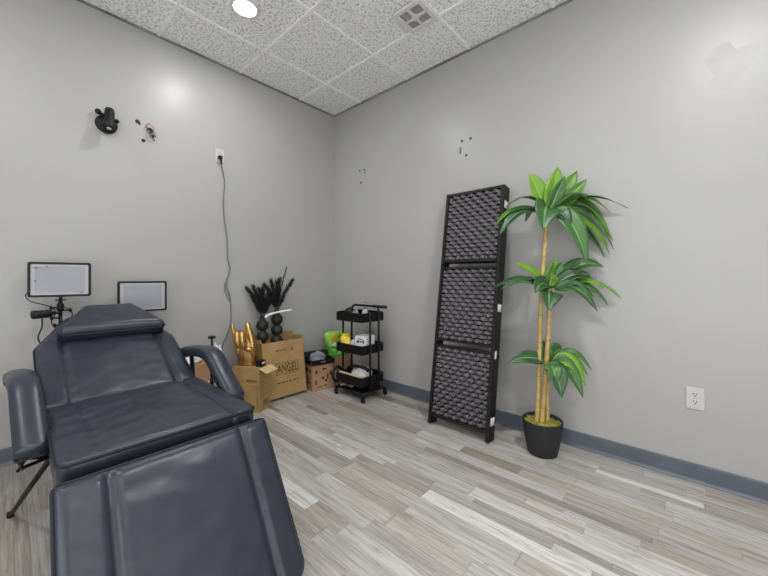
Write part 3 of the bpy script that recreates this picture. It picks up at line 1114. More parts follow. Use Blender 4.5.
# ================================================================== LED PANELS ON STANDS
def led_panel(c, w, h, yaw, label, marks):
    c = Vector(c)
    R = Matrix.Rotation(math.radians(yaw), 3, 'Z')
    r, n, u = R @ Vector((0, 1, 0)), R @ Vector((1, 0, 0)), Vector((0, 0, 1))
    t = thing('light_panel', label, 'light panel', c - u * h / 2)

    def rrect(hw_, hh_, rad, d):
        pts = []
        for qx, qy, a0 in ((1, 1, 0), (-1, 1, 90), (-1, -1, 180), (1, -1, 270)):
            for s_ in range(5):
                a = math.radians(a0 + s_ * 22.5)
                pts.append(c + r * (qx * (hw_ - rad) + rad * math.cos(a)) + u * (qy * (hh_ - rad) + rad * math.sin(a)) + n * d)
        return pts

    W2, H2 = w / 2, h / 2
    mb = MB()
    mb.rings([rrect(W2 - .004, H2 - .004, .010, -.022), rrect(W2, H2, .012, -.018), rrect(W2, H2, .012, 0.0), rrect(W2 - .002, H2 - .002, .011, .003),
              rrect(W2 - .0115, H2 - .0115, .006, .003), rrect(W2 - .0125, H2 - .0125, .005, -.002)], 0, True, smooth=False)
    mb.build('housing', M['black_plastic'], t)
    mb = MB()
    mb.rings([rrect(W2 - .0125, H2 - .0125, .005, -.0015), rrect(W2 - .0125, H2 - .0125, .005, -.0003)], 0, True, smooth=False)
    mb.rings([rrect(W2 - .030, H2 - .026, .004, -.0003), rrect(W2 - .031, H2 - .027, .004, .0006)], 1, True, smooth=False)
    d = mb.build('diffuser', [M['screen_edge'], M['screen']], t)
    if marks:
        mb = MB()
        q = c + n * 0.0008
        mb.hexa([q + r * -.108 + u * -.012, q + r * -.096 + u * -.008, q + r * -.096 + u * -.0079, q + r * -.108 + u * -.004,
                 q + r * -.108 + u * -.012 + n * .0004, q + r * -.096 + u * -.008 + n * .0004, q + r * -.096 + u * -.0079 + n * .0004, q + r * -.108 + u * -.004 + n * .0004])
        mb.obox(q + r * -.112 + u * .066, r * .022, u * .003, n * .0004)
        mb.obox(q + r * -.110 + u * .060, r * .016, u * .002, n * .0004)
        mb.obox(q + r * -.060 + u * .072, r * .006, u * .006, n * .0004)
        mb.obox(q + r * .085 + u * -.078, r * .014, u * .003, n * .0004)
        mb.build('printed_marks', M['ink'], d)
    mb = MB()
    mb.box(c - u * (H2 - .004) - n * .010, (.03, .04, .010), R)
    mb.cyl(c - u * (H2 + .016) - n * .010, c - u * (H2 - .002) - n * .010, .008, None, 12)
    mb.build('mount_shoe', M['black_plastic'], t)
    return t


led_panel((0.200, -2.213, 1.064), 0.268, 0.200, -8, 'rectangular light panel on the stand at the far left, unlit, higher of the two', True)
led_panel((0.200, -1.812, 0.949), 0.272, 0.204, -3, 'unlit rectangular light panel partly hidden behind the head pillow, lower of the two', False)


def light_stand(x, y, ztop, label, spread=0.17, a0=20, knob=True, r=0.010):
    t = thing('light_stand', label, 'light stand', (x, y, 0))
    mb = MB()
    mb.cyl((x, y, 0.06), (x, y, ztop * 0.62), r * 1.15, None, 14)
    mb.cyl((x, y, ztop * 0.60), (x, y, ztop), r * 0.9, None, 14)
    mb.build('pole', M['black_metal'], t)
    mb = MB()
    mb.cyl((x, y, ztop * 0.60 - 0.02), (x, y, ztop * 0.60 + 0.02), r * 1.7, None, 14)
    mb.cyl((x, y, ztop * 0.60), (x + 0.03, y, ztop * 0.60), 0.006, None, 10)
    mb.build('locking_collar', M['black_plastic'], t)
    MB().cyl((x, y, 0.29), (x, y, 0.32), r * 1.8, None, 14).build('leg_collar', M['black_plastic'], t)
    MB().cyl((x, y, 0.08), (x, y, 0.10), r * 1.7, None, 14).build('brace_collar', M['black_plastic'], t)
    for k_ in range(3):
        a = math.radians(a0 + 120 * k_)
        e = Vector((x + spread * math.cos(a), y + spread * math.sin(a), 0.009))
        mb = MB()
        s_ = Vector((x + .014 * math.cos(a), y + .014 * math.sin(a), 0.305))
        mb.tube([s_, e], 0.007, 8)
        m_ = s_.lerp(e, 0.55)
        mb.tube([(x + .012 * math.cos(a), y + .012 * math.sin(a), 0.09), m_], 0.0045, 8)
        lg = mb.build('leg', M['black_metal'], t)
        MB().ball(e, 0.009, 10).build('rubber_foot', M['black_plastic'], lg)
    return t


st = light_stand(0.190, -2.213, 0.885, 'black tripod stand carrying the higher light panel at far left')
mb = MB()
mb.cyl((0.19, -2.213, 0.885), (0.19, -2.213, 0.905), 0.016, None, 16)
mb.ball((0.19, -2.213, 0.915), 0.017, 14)
mb.cyl((0.19, -2.213, 0.92), (0.19, -2.213, 0.948), 0.009, None, 12)
mb.box((0.19, -2.213, 0.9455), (0.045, 0.045, 0.006))
mb.build('ball_head', M['black_plastic'], st)
for yy, zz, sg in ((-2.252, 0.902, -1), (-2.172, 0.884, 1), (-2.25, 0.842, -1), (-2.238, 0.80, -1)):
    mb = MB()
    mb.cyl((0.20, -2.213, zz), (0.205, yy, zz), 0.005, None, 8)
    mb.ball((0.205, yy, zz), 0.013, 10, 0, (1, .7, 1))
    mb.build('clamp_knob', M['black_plastic'], st)
st = light_stand(0.190, -1.812, 0.845, 'black tripod stand behind the head pillow, carrying the lower light panel', a0=80)

dev = thing('clip_on_device', 'black cylindrical device clamped sideways to the far left stand, cable looping down', 'device', (0.215, -2.30, 0.86))
mb = MB()
mb.lathe((0.222, -2.335, 0.868), [(0.010, 0), (0.021, 0.003), (0.024, 0.012), (0.0225, 0.03), (0.021, 0.078), (0.014, 0.086), (0.009, 0.095)], 18, 0, True, (-0.03, 1, 0.05))
mb.build('body', M['black_plastic'], dev)
mb = MB()
for k_ in range(3):
    mb.lathe(Vector((0.222, -2.335, 0.868)) + Vector((-0.03, 1, 0.05)).normalized() * (0.026 + k_ * 0.016), [(0.0222, 0), (0.0245, 0.002), (0.0245, 0.006), (0.0222, 0.008)], 18, 0, False, (-0.03, 1, 0.05))
mb.build('grip_ring', M['black_metal'], dev)
mb = MB()
mb.tube([(0.219, -2.245, 0.873), (0.212, -2.225, 0.874), (0.205, -2.213, 0.866)], [0.009, 0.008, 0.012], 10)
mb.build('clamp', M['black_metal'], dev)
mb = MB()
mb.tube(smooth([(0.222, -2.29, 0.845), (0.225, -2.29, 0.80), (0.228, -2.305, 0.74), (0.225, -2.285, 0.68), (0.215, -2.26, 0.60), (0.20, -2.25, 0.50), (0.19, -2.24, 0.35)], 6), 0.0035, 6)
mb.build('cable', M['black_plastic'], dev)
cb_ = thing('panel_cable', 'thin dark cable looping from the higher light panel to its stand', 'cable', (0.2, -2.30, 0.90))
mb = MB()
mb.tube(smooth([(0.182, -2.338, 1.00), (0.186, -2.352, 0.975), (0.195, -2.335, 0.945), (0.205, -2.29, 0.925), (0.21, -2.25, 0.905), (0.215, -2.235, 0.87), (0.218, -2.252, 0.82), (0.212, -2.225, 0.77), (0.205, -2.232, 0.72), (0.2, -2.226, 0.6)], 6), 0.0028, 6)
mb.tube(smooth([(0.2, -2.20, 0.905), (0.205, -2.165, 0.87), (0.205, -2.172, 0.82), (0.203, -2.198, 0.79)], 6), 0.0028, 6)
mb.build('lead', M['black_plastic'], cb_)

# slim stand behind the right armrest with a winged knob on top
st = light_stand(0.560, -1.512, 0.645, 'thin black stand topped by a winged knob, behind the right armrest', spread=0.12, a0=10, r=0.007)
mb = MB()
mb.cyl((0.56, -1.512, 0.645), (0.56, -1.512, 0.672), 0.006, None, 10)
for a in (40, 160, 280):
    a = math.radians(a)
    mb.tube([(0.56, -1.512, 0.668), (0.56 + .022 * math.cos(a), -1.512 + .022 * math.sin(a), 0.682)], [0.006, 0.009], 8)
mb.build('winged_knob', M['black_plastic'], st)

# ================================================================== CARTONS
def carton(name_label, cat_group, o, U, V, N, wu, wv, h, mat, top='open', flaps=()):
    """o lower corner; U, V unit base directions; N unit up. U x V base."""
    o, U, V, N = Vector(o), Vector(U).normalized(), Vector(V).normalized(), Vector(N).normalized()
    t = thing('cardboard_box', name_label, 'box', o, cat_group)
    T = 0.005
    mb = MB()
    mb.obox(o, U * wu, V * wv, N * T)
    mb.obox(o + N * T, U * wu, V * T, N * (h - T))
    mb.obox(o + N * T + V * (wv - T), U * wu, V * T, N * (h - T))
    mb.obox(o + N * T + V * T, U * T, V * (wv - 2 * T), N * (h - T))
    mb.obox(o + N * T + V * T + U * (wu - T), U * T, V * (wv - 2 * T), N * (h - T))
    mb.build('carton_body', M[mat], t)
    if top == 'closed':
        g = wv / 2
        for s_ in (0, 1):
            mb = MB()
            mb.obox(o + N * h + V * (s_ * (g + 0.001)), U * wu, V * (g - 0.001), N * 0.004)
            mb.build('top_flap', M[mat], t)
        mb = MB()
        mb.obox(o + N * (h + 0.0042) + V * (g - 0.024) , U * wu, V * 0.048, N * 0.0005)
        mb.build('tape_strip', M['tape'], t)
    for pos, ax, out, ln, ang, m_ in flaps:
        p0 = o + U * (pos[0] * wu) + V * (pos[1] * wv) + N * (h + 0.001)
        axis = (U * wu if ax == 'U' else V * wv)
        dr = {'U-': -V, 'U+': V, 'V-': -U, 'V+': U}[out]
        a = math.radians(ang)
        dirv = dr * math.cos(a) + N * math.sin(a)
        nn = N * math.cos(a) - dr * math.sin(a)
        mb = MB()
        mb.obox(p0, axis, dirv * ln, nn * 0.004)
        mb.build('flap', M[m_], t)
    return t


# tall open carton leaning back against the left wall
be = math.radians(7.5)
bxN = Vector((-math.sin(be), 0, math.cos(be)))
bxF = Vector((math.cos(be), 0, math.sin(be)))
BW, BD, BH = 0.414, 0.175, 0.484
BO = Vector((0.092, -0.966, 0.001))
big = carton('large open cardboard box with big lettering, leaning on the left wall', None, BO, (0, 1, 0), bxF, bxN, BW, BD, BH, 'card', 'open',
             [((0, 0), 'V', 'V-', 0.035, 62, 'card_light'), ((0, 0), 'U', 'U-', 0.07, 97, 'card'), ((1, 0), 'V', 'V+', 0.03, 80, 'card')])
mb = MB()
mb.box2((0.100, -0.962, 0.050), (0.216, -0.845, 0.306))
mb.box2((0.100, -0.845, 0.050), (0.212, -0.567, 0.348))
mb.build('packing_pad', M['paper'], big)
FO = BO + bxF * (BD + 0.0004)
yR_ = Vector((0, 1, 0))


def on_front(a, b):
    return FO + yR_ * (a + 0.024) + bxN * b


text_mesh('printed_lettering', 'ANGEL', on_front(0.105, 0.205), yR_, bxN, 0.075, M['ink'], big, 0.205)
mb = MB()
for a, b, w, h in ((0.092, 0.192, 0.226, 0.004), (0.092, 0.290, 0.226, 0.004), (0.092, 0.192, 0.004, 0.10), (0.314, 0.192, 0.004, 0.10),
                   (0.105, 0.398, 0.016, 0.012), (0.125, 0.401, 0.085, 0.006), (0.25, 0.392, 0.03, 0.010), (0.255, 0.410, 0.03, 0.004)):
    mb.obox(on_front(a, b), yR_ * w, bxN * h, bxF * 0.0006)
for a, w in ((0.10, 0.026), (0.135, 0.034), (0.182, 0.022), (0.212, 0.030), (0.254, 0.032), (0.298, 0.014)):
    mb.obox(on_front(a, 0.118), yR_ * w, bxN * 0.008, bxF * 0.0006)
mb.build('printed_marks', M['ink'], big)

# smaller carton in front of it
c0 = Vector((0.386, -1.088, 0.0))
dd_ = Vector((-0.462, 0.887, 0)).normalized()
nn_ = Vector((-0.887, -0.462, 0)).normalized()
sm_ = carton('small cardboard box in front of the leaning box, gold hand standing on it', None, c0, dd_, nn_, (0, 0, 1), 0.158, 0.25, 0.345, 'card', 'closed',
             [((0, 0), 'U', 'U-', 0.075, -26, 'card_light')])
text_mesh('printed_lettering', 'amazon', c0 - dd_ * 0.0004 - (-nn_) * 0.115 + Vector((0, 0, 0.236)), -nn_, (0, 0, 1), 0.020, M['ink'], sm_, 0.095)
mb = MB()
sml = [c0 - dd_ * 0.0008 + nn_ * (0.105 - 0.075 * u_) + Vector((0, 0, 0.227 - 0.010 * math.sin(PI * u_))) for u_ in [i / 10 for i in range(11)]]
mb.tube(sml, 0.0025, 6)
mb.build('curved_arrow_print', M['ink_orange'], sm_)
mb = MB()
for i in range(10):
    mb.obox(c0 - dd_ * 0.0007 + nn_ * 0.022 + Vector((0, 0, 0.03 + i * 0.018)), -nn_ * 0.012, Vector((0, 0, 0.008)), dd_ * 0.0006)
rf = c0 - nn_ * 0.0007
for i in range(7):
    mb.obox(rf + dd_ * 0.02 + Vector((0, 0, 0.11 + i * 0.016)), dd_ * (0.075 + 0.02 * math.sin(i * 2.4)), Vector((0, 0, 0.004)), nn_ * 0.0006)
for i in range(9):
    mb.obox(rf + dd_ * (0.055 + i * 0.0085) + Vector((0, 0, 0.035)), dd_ * (0.003 + 0.002 * (i % 3)), Vector((0, 0, 0.05)), nn_ * 0.0006)
mb.obox(rf + dd_ * 0.018 + Vector((0, 0, 0.232)), dd_ * 0.045, Vector((0, 0, 0.008)), nn_ * 0.0006)
mb.obox(rf + dd_ * 0.09 + Vector((0, 0, 0.285)), dd_ * 0.05, Vector((0, 0, 0.022)), nn_ * 0.0006)
mb.build('printed_marks', M['ink_brown'], sm_)
# black case on its corner
q0 = c0 + dd_ * 0.045 + nn_ * 0.012 + Vector((0, 0, 0.3502))
kb = thing('small_case', 'little black case with a pale label on the corner of the small cardboard box', 'case', q0)
mb = MB()
mb.obox(q0, dd_ * 0.065, nn_ * 0.05, Vector((0, 0, 0.048)))
mb.build('body', M['black_plastic'], kb, bevel=0.004)
mb = MB()
mb.obox(q0 - nn_ * 0.001 + dd_ * 0.012 + Vector((0, 0, 0.022)), dd_ * 0.038, nn_ * 0.0008, Vector((0, 0, 0.014)))
mb.build('label_sticker', M['paper'], kb)

# gold hand sculpture
RV = Vector((0.7446, 0.6675, 0))
FV = Vector((0.6675, -0.7446, 0))
G0 = c0 + dd_ * 0.088 + nn_ * 0.165 + Vector((0, 0, 0.3502))


def g(px, py, d=0.0):
    return G0 + RV * ((px - 248.5) / 119.6) + FV * d + Vector((0, 0, (362.5 - py) / 119.6))


mb = MB()
mb.tube(smooth([g(247.5, 362.5), g(247.5, 357), g(247.8, 350), g(248, 342), g(247.5, 335)], 6),
        [0.070, 0.071, 0.072, 0.073, 0.074, 0.075, 0.076, 0.077, 0.077, 0.077, 0.076, 0.075, 0.074, 0.073, 0.071, 0.069, 0.066, 0.063, 0.060, 0.056, 0.052, 0.048, 0.043, 0.038, 0.030], 20, 0, True, 1.0, 0.60, FV)


def finger(pts, r0, r1):
    q = smooth(pts, 6)
    n = len(q)
    rs = [(r0 + (r1 - r0) * i / (n - 1)) * (1 - 0.75 * max(0, (i / (n - 1) - 0.86) / 0.14) ** 2) for i in range(n)]
    mb.tube(q, rs, 12)


finger([g(252.5, 348), g(252, 339), g(250, 330), g(247.2, 319.8)], 0.034, 0.022)            # index up
finger([g(241, 354), g(238.5, 346), g(235.2, 336), g(232.6, 321)], 0.027, 0.012)            # little finger up and out
finger([g(248.5, 342), g(246.5, 333, .02), g(245.5, 331, .060), g(246.5, 339, .072), g(247.5, 346, .058)], 0.028, 0.022)   # middle curled
finger([g(244.0, 344), g(241.5, 333, .02), g(240.5, 330.5, .055), g(241.5, 338, .070), g(243, 345, .058)], 0.028, 0.022)   # ring curled
finger([g(255, 358, .01), g(256.5, 350, .045), g(254, 345, .080), g(249.5, 346, .088)], 0.025, 0.018)                        # thumb across
gs = mb.build('hand_sculpture', M['gold'])
rebase(gs, G0)
tag(gs, 'gold hand sculpture with raised index and little finger on the small box', 'sculpture')
mb = MB()
mb.lathe(G0, [(0.066, 0), (0.068, 0.008), (0.060, 0.018), (0.03, 0.02)], 24)
mb.build('base', M['gold'], gs)

# two black stacked-ball vases standing in the tall box
VASES = ((0.118, -0.913, 'black stacked-ball vase on the left, rising out of the large open box'),
         (0.130, -0.779, 'black stacked-ball vase on the right, rising out of the large open box'))
for vx, vy, lab in VASES:
    vz = 0.3068 if vy < -0.85 else 0.3488
    prof = [(0.001, 0.0), (0.03, 0.0)]
    z0 = 0.0
    for b_ in range(4):
        R0 = 0.052
        for i in range(1, 12):
            th = -PI / 2 + PI * i / 12
            rr_ = math.cos(th) * R0
            if rr_ < 0.024:
                continue
            prof.append((rr_, z0 + 0.050 + math.sin(th) * 0.0515))
        z0 += 0.098
    prof += [(0.022, z0 + 0.006), (0.023, z0 + 0.018), (0.027, z0 + 0.026), (0.028, z0 + 0.029), (0.023, z0 + 0.026), (0.015, z0 + 0.01), (0.001, z0 + 0.0)]
    vo_ = MB().lathe((vx, vy, vz), prof, 28).build('bubble_vase', M['vase'])
    rebase(vo_, (vx, vy, vz))
    tag(vo_, lab, 'vase', 'stacked-ball vases in the open box')

# black dried grass plumes in the vases
def plume(base, tip, bend, label, group, seed, wid=0.022, nb=120):
    rnd = random.Random(seed)
    base, tip = Vector(base), Vector(tip)
    mid = (base + tip) / 2 + Vector(bend)
    ctl = mid * 2 - (base + tip) / 2

    def cpt(u):
        return base * (1 - u) ** 2 + ctl * (2 * u * (1 - u)) + tip * u * u

    mb = MB()
    mb.tube([cpt(i / 10) for i in range(11)], [0.0026] * 6 + [0.0022, 0.002, 0.0016, 0.0012, 0.0006], 6)
    for i in range(nb):
        u = 0.16 + 0.84 * (i / nb)
        q = cpt(u)
        tg = (cpt(min(u + 0.02, 1.0)) - cpt(u - 0.02)).normalized()
        a = rnd.uniform(0, 2 * PI)
        s1 = tg.orthogonal().normalized()
        s2 = tg.cross(s1)
        out = s1 * math.cos(a) + s2 * math.sin(a)
        full = 0.35 + 0.65 * math.sin(PI * min(1, (u - 0.12) / 0.88 * 0.80 + 0.15)) ** 0.6
        ln = (0.045 + 0.03 * rnd.random())
        e = q + tg * (ln * rnd.uniform(0.35, 0.95)) + out * (wid * full * rnd.uniform(0.5, 1.35))
        m = q + tg * ln * 0.45 + out * (wid * full * 0.75)
        w = tg.cross(out) * 0.0021
        v = [mb.bm.verts.new(z_) for z_ in (q - w, q + w, m + w, m - w, e)]
        mb.face([v[0], v[1], v[2], v[3]])
        mb.face([v[3], v[2], v[4]])
    o = mb.build('dried_grass_plume', M['plume'])
    rebase(o, base)
    tag(o, label, 'dried grass', group)
    return o


PXM = 1 / 113.0
for (vx, vy, _), tips, lab, grp, c_ in (
        (VASES[0], [(-13.5, 25), (-9, 27), (-4, 24), (1.5, 25), (6, 22), (10.5, 18)], 'black feathery grass plume in the left stacked-ball vase', 'plumes in the left vase', 10),
        (VASES[1], [(-11, 24), (-6, 28), (-1, 27), (4, 30), (15, 28.5), (8.5, 40)], 'black feathery grass plume in the right stacked-ball vase', 'plumes in the right vase', 30)):
    for i, (dx, dz) in enumerate(tips):
        zt_ = 0.735 if vy < -0.85 else 0.775
        b = Vector((vx, vy, zt_ - 0.028)) + RV * (dx * 0.0006) + FV * (0.004 * math.sin(i * 2.2))
        e = Vector((vx, vy, zt_ + 0.012)) + RV * (dx * PXM) + FV * (0.03 * math.sin(i * 2.2 + 1)) + Vector((0, 0, dz * PXM))
        if e.x < 0.03:
            e.x = 0.03
        thin = (c_ == 30 and i == 5)
        plume(b, e, RV * (-dx * PXM * 0.10) + Vector((0, 0, 0.012)), lab, grp, c_ + i, 0.012 if thin else 0.030, 80 if thin else 300)

mb = MB()
mb.tube(smooth([(0.180, -0.925, 0.728), (0.182, -0.895, 0.745), (0.184, -0.850, 0.757), (0.184, -0.780, 0.766), (0.182, -0.720, 0.770), (0.178, -0.665, 0.773)], 6), 0.015, 12, 0, True, 1.0, 0.55, (0, 0, 1))
fo = mb.build('foam_strip', M['foam'])
rebase(fo, (0.19, -0.80, 0.75))
tag(fo, 'white foam packing strip lying across the necks of the two black vases', 'packing foam')

# ================================================================== BESIDE THE CART
e_ = Vector((0.20, 0.98, 0)).normalized()
f_ = Vector((-0.98, 0.20, 0)).normalized()
k0 = Vector((0.300, -0.512, 0.0))
kc = carton('brown printed cardboard box on the floor, black open case on top', None, k0, e_, f_, (0, 0, 1), 0.222, 0.20, 0.238, 'card_pink', 'closed')
rn = (f_ * -1)
mb = MB()
for a, b, w, h in ((0.03, 0.16, 0.020, 0.035), (0.10, 0.19, 0.045, 0.018), (0.10, 0.10, 0.022, 0.026), (0.13, 0.075, 0.024, 0.02), (0.15, 0.10, 0.016, 0.05), (0.05, 0.03, 0.05, 0.008),
                   (0.18, 0.13, 0.022, 0.04), (0.12, 0.035, 0.03, 0.012), (0.03, 0.06, 0.015, 0.04)):
    mb.obox(k0 + rn * 0.0008 + e_ * a + Vector((0, 0, b)), e_ * w, Vector((0, 0, h)), f_ * 0.0006)
le = -e_
for a, b, w, h in ((0.03, 0.17, 0.04, 0.03), (0.10, 0.17, 0.05, 0.03), (0.05, 0.06, 0.08, 0.02), (0.05, 0.10, 0.05, 0.015)):
    mb.obox(k0 + le * 0.0008 + f_ * a + Vector((0, 0, b)), f_ * w, Vector((0, 0, h)), e_ * 0.0006)
mb.build('printed_marks', M['ink'], kc)

TZ = 0.2436
cs0 = k0 + e_ * -0.012 + f_ * -0.014 + Vector((0, 0, TZ))
tool = thing('open_case', 'black open plastic case with raised lid on the brown printed box', 'case', cs0)
mb = MB()
UW, VW, HH, T_ = 0.235, 0.185, 0.046, 0.004
U_, V_, Z_ = e_, f_, Vector((0, 0, 1))
mb.obox(cs0, U_ * UW, V_ * VW, Z_ * T_)
mb.obox(cs0 + Z_ * T_, U_ * UW, V_ * T_, Z_ * HH)
mb.obox(cs0 + Z_ * T_ + V_ * (VW - T_), U_ * UW, V_ * T_, Z_ * HH)
mb.obox(cs0 + Z_ * T_ + V_ * T_, U_ * T_, V_ * (VW - 2 * T_), Z_ * HH)
mb.obox(cs0 + Z_ * T_ + V_ * T_ + U_ * (UW - T_), U_ * T_, V_ * (VW - 2 * T_), Z_ * HH)
mb.obox(cs0 + Z_ * (HH * 0.82) - U_ * 0.006 - V_ * 0.006, U_ * (UW + 0.012), V_ * 0.006, Z_ * 0.010)
mb.obox(cs0 + Z_ * (HH * 0.82) - U_ * 0.006 - V_ * 0.006, U_ * 0.006, V_ * (VW + 0.012), Z_ * 0.010)
mb.build('tub', M['black_plastic'], tool, bevel=0.002)
mb = MB()
lp = cs0 + V_ * (VW + 0.004) + Z_ * HH
ld_ = (V_ * 0.42 + Z_ * 0.9).normalized()
ln_ = (Z_ * 0.42 - V_ * 0.9).normalized()
mb.obox(lp, U_ * (UW + 0.03), ld_ * 0.052, ln_ * 0.012)
mb.build('lid', M['black_plastic'], tool, bevel=0.003)
mb = MB()
mb.obox(cs0 + U_ * 0.09 - V_ * 0.008 + Z_ * 0.022, U_ * 0.05, V_ * 0.008, Z_ * 0.012)
mb.build('latch', M['grey_plastic'], tool, bevel=0.002)


def lump(name, c, s, mat, label, cat, seed, amp=0.25, parent=None, nu=22, nv=28, flat=0.5, pw=1.0):
    """crumpled soft shape with a flat underside, c = centre of its base"""
    c = Vector(c)

    def pt(u, v):
        th = -PI / 2 + PI * u
        a = 2 * PI * v
        x, y, z = math.cos(th) * math.cos(a), math.cos(th) * math.sin(a), math.sin(th)
        if pw != 1:
            x, y, z = (math.copysign(abs(q) ** pw, q) for q in (x, y, z))
        d = 1 + amp * noise.noise(Vector((x * 2.3 + seed, y * 2.3, z * 2.3))) + amp * 0.5 * noise.noise(Vector((x * 6 + seed, y * 6, z * 6)))
        return c + Vector((x * s[0] * d / 2, y * s[1] * d / 2, max(z * d, -flat) * s[2] / (1 + flat) + s[2] * flat / (1 + flat)))

    mb = MB()
    mb.grid(pt, nu, nv)
    bmesh.ops.remove_doubles(mb.bm, verts=mb.bm.verts, dist=1e-5)
    o = mb.build(name, mat, parent)
    if parent is None:
        rebase(o, c)
        tag(o, label, cat)
    return o


lump('plastic_bag', cs0 + U_ * 0.10 + V_ * 0.09 + Z_ * 0.005, (0.145, 0.165, 0.105), M['grey_bag'], 'crumpled grey plastic bag inside the black open case', 'bag', 3.3)

# second carton against the corner with packs of wipes on it
k1 = Vector((0.075, -0.232, 0))
carton('plain cardboard box in the room corner behind the cart, green packs on top', None, k1, (1, 0, 0), (0, 1, 0), (0, 0, 1), 0.215, 0.205, 0.262, 'card_pink', 'closed')


def pack(c, s, seed, name, mats, label, cat, motif):
    c = Vector(c)
    t = thing(name, label, cat, c)
    lump('pack_film', c, s, M[mats[0]], None, None, seed, 0.10, t, 18, 32, 0.9, 0.42)
    R3 = c + Vector((s[0] * 0.44, 0, 0))
    for (dy, dz, ry, rz_, m_) in motif:
        mb = MB()
        rings = []
        for rr_, xx in ((1.0, 0.0), (0.85, 0.006), (0.4, 0.009), (0.02, 0.010)):
            rings.append([R3 + Vector((xx + s[0] * 0.035, dy + ry * rr_ * math.cos(2 * PI * i / 18), dz + rz_ * rr_ * math.sin(2 * PI * i / 18))) for i in range(18)])
        mb.rings(rings)
        mb.build('printed_motif', M[m_], t)
    return t


pack((0.185, -0.125, 0.2675), (0.17, 0.205, 0.085), 5.1, 'wipes_pack', ('green_pack',), 'green soft pack with red print on the corner box, under the lime pack', 'pack',
     [(-0.02, 0.042, 0.026, 0.022, 'lime_pack'), (0.008, 0.046, 0.010, 0.010, 'red_pack'), (0.055, 0.04, 0.02, 0.016, 'lime_pack')])
pack((0.165, -0.12, 0.353), (0.13, 0.225, 0.155), 8.2, 'wipes_pack', ('lime_pack',), 'lime soft pack with yellow flower and green print, above the green pack', 'pack',
     [(-0.058, 0.108, 0.056, 0.040, 'yellow_pack'), (-0.05, 0.105, 0.010, 0.010, 'red_pack'), (0.045, 0.10, 0.045, 0.036, 'green_pack'), (0.05, 0.115, 0.026, 0.014, 'teal_pack'), (-0.01, 0.030, 0.095, 0.026, 'pale_pack')])

# ================================================================== THREE TIER CART
X0, X1, Y0, Y1 = 0.504, 0.836, -0.392, -0.112
cart = thing('utility_cart', 'black three-tier metal rolling cart in the room corner', 'cart', ((X0 + X1) / 2, (Y0 + Y1) / 2, 0))


def tray(z, d):
    mb = MB()
    T = 0.003
    mb.box2((X0, Y0, z), (X1, Y1, z + T))
    mb.box2((X0, Y0, z + T), (X1, Y0 + T, z + d))
    mb.box2((X0, Y1 - T, z + T), (X1, Y1, z + d))
    mb.box2((X0, Y0 + T, z + T), (X0 + T, Y1 - T, z + d))
    mb.box2((X1 - T, Y0 + T, z + T), (X1, Y1 - T, z + d))
    o = mb.build('tray', M['black_metal'], cart)
    mb = MB()
    c = 0.012
    loop = [(X0 + c, Y0), (X1 - c, Y0), (X1, Y0 + c), (X1, Y1 - c), (X1 - c, Y1), (X0 + c, Y1), (X0, Y1 - c), (X0, Y0 + c), (X0 + c, Y0)]
    mb.tube([(a, b, z + d) for a, b in loop], 0.006, 8)
    mb.tube([(a, b, z + 0.002) for a, b in loop], 0.004, 8)
    n_ = 12
    for i in range(1, n_):
        x = X0 + (X1 - X0) * i / n_
        mb.box((x, Y0 - 0.001, z + d / 2), (0.004, 0.004, d * 0.7))
    for i in range(1, 9):
        y = Y0 + (Y1 - Y0) * i / 9
        mb.box((X1 + 0.001, y, z + d / 2), (0.004, 0.004, d * 0.7))
    mb.build('rim', M['black_plastic'], o)


TZS = (0.128, 0.402, 0.683)
for z in TZS:
    tray(z, 0.074)
UY = (-0.300, -0.190)
for x in (X0 - 0.013, X1 + 0.013):
    mb = MB()
    mb.tube([(x, UY[0], 0.075), (x, UY[0], 0.762)], 0.0095, 12)
    mb.build('upright', M['black_metal'], cart)
mb = MB()
xa, xb = X0 - 0.013, X1 + 0.013
mb.tube(smooth([(xa, UY[1], 0.075), (xa, UY[1], 0.40), (xa, UY[1], 0.74), (xa + 0.006, UY[1], 0.785), (xa + 0.035, UY[1], 0.808), (xa + 0.08, UY[1], 0.812), (xa + 0.2, UY[1], 0.812), (xb - 0.02, UY[1], 0.812), (xb + 0.085, UY[1], 0.812)], 6), 0.0098, 12)
mb.build('handle', M['black_metal'], cart)
mb = MB()
mb.tube([(xb, UY[1], 0.075), (xb, UY[1], 0.77), (xb - 0.012, UY[1], 0.806)], 0.0095, 12)
mb.build('upright', M['black_metal'], cart)
mb = MB()
mb.tube([(xb - 0.06, UY[1], 0.812), (xb + 0.09, UY[1], 0.812)], 0.0135, 12)
mb.build('grip', M['black_plastic'], cart)
mb = MB()
mb.cyl((0.66, UY[1], 0.812), (0.66, UY[1], 0.842), 0.004, None, 8)
mb.ball((0.66, UY[1], 0.843), 0.007, 8)
mb.build('handle_peg', M['chrome'], cart)
mb = MB()
for y in (Y0 + 0.004, Y1 - 0.004):
    mb.tube([(X0 - 0.013, y, 0.068), (X1 + 0.013, y, 0.068)], 0.0075, 10)
for x in (X0 - 0.013, X1 + 0.013):
    mb.tube([(x, Y0 - 0.004, 0.068), (x, Y1 + 0.004, 0.068)], 0.0085, 10)
mb.box2((X0, Y0 + 0.012, 0.072), (X1, Y1 - 0.012, 0.076))
mb.build('base_frame', M['black_metal'], cart)
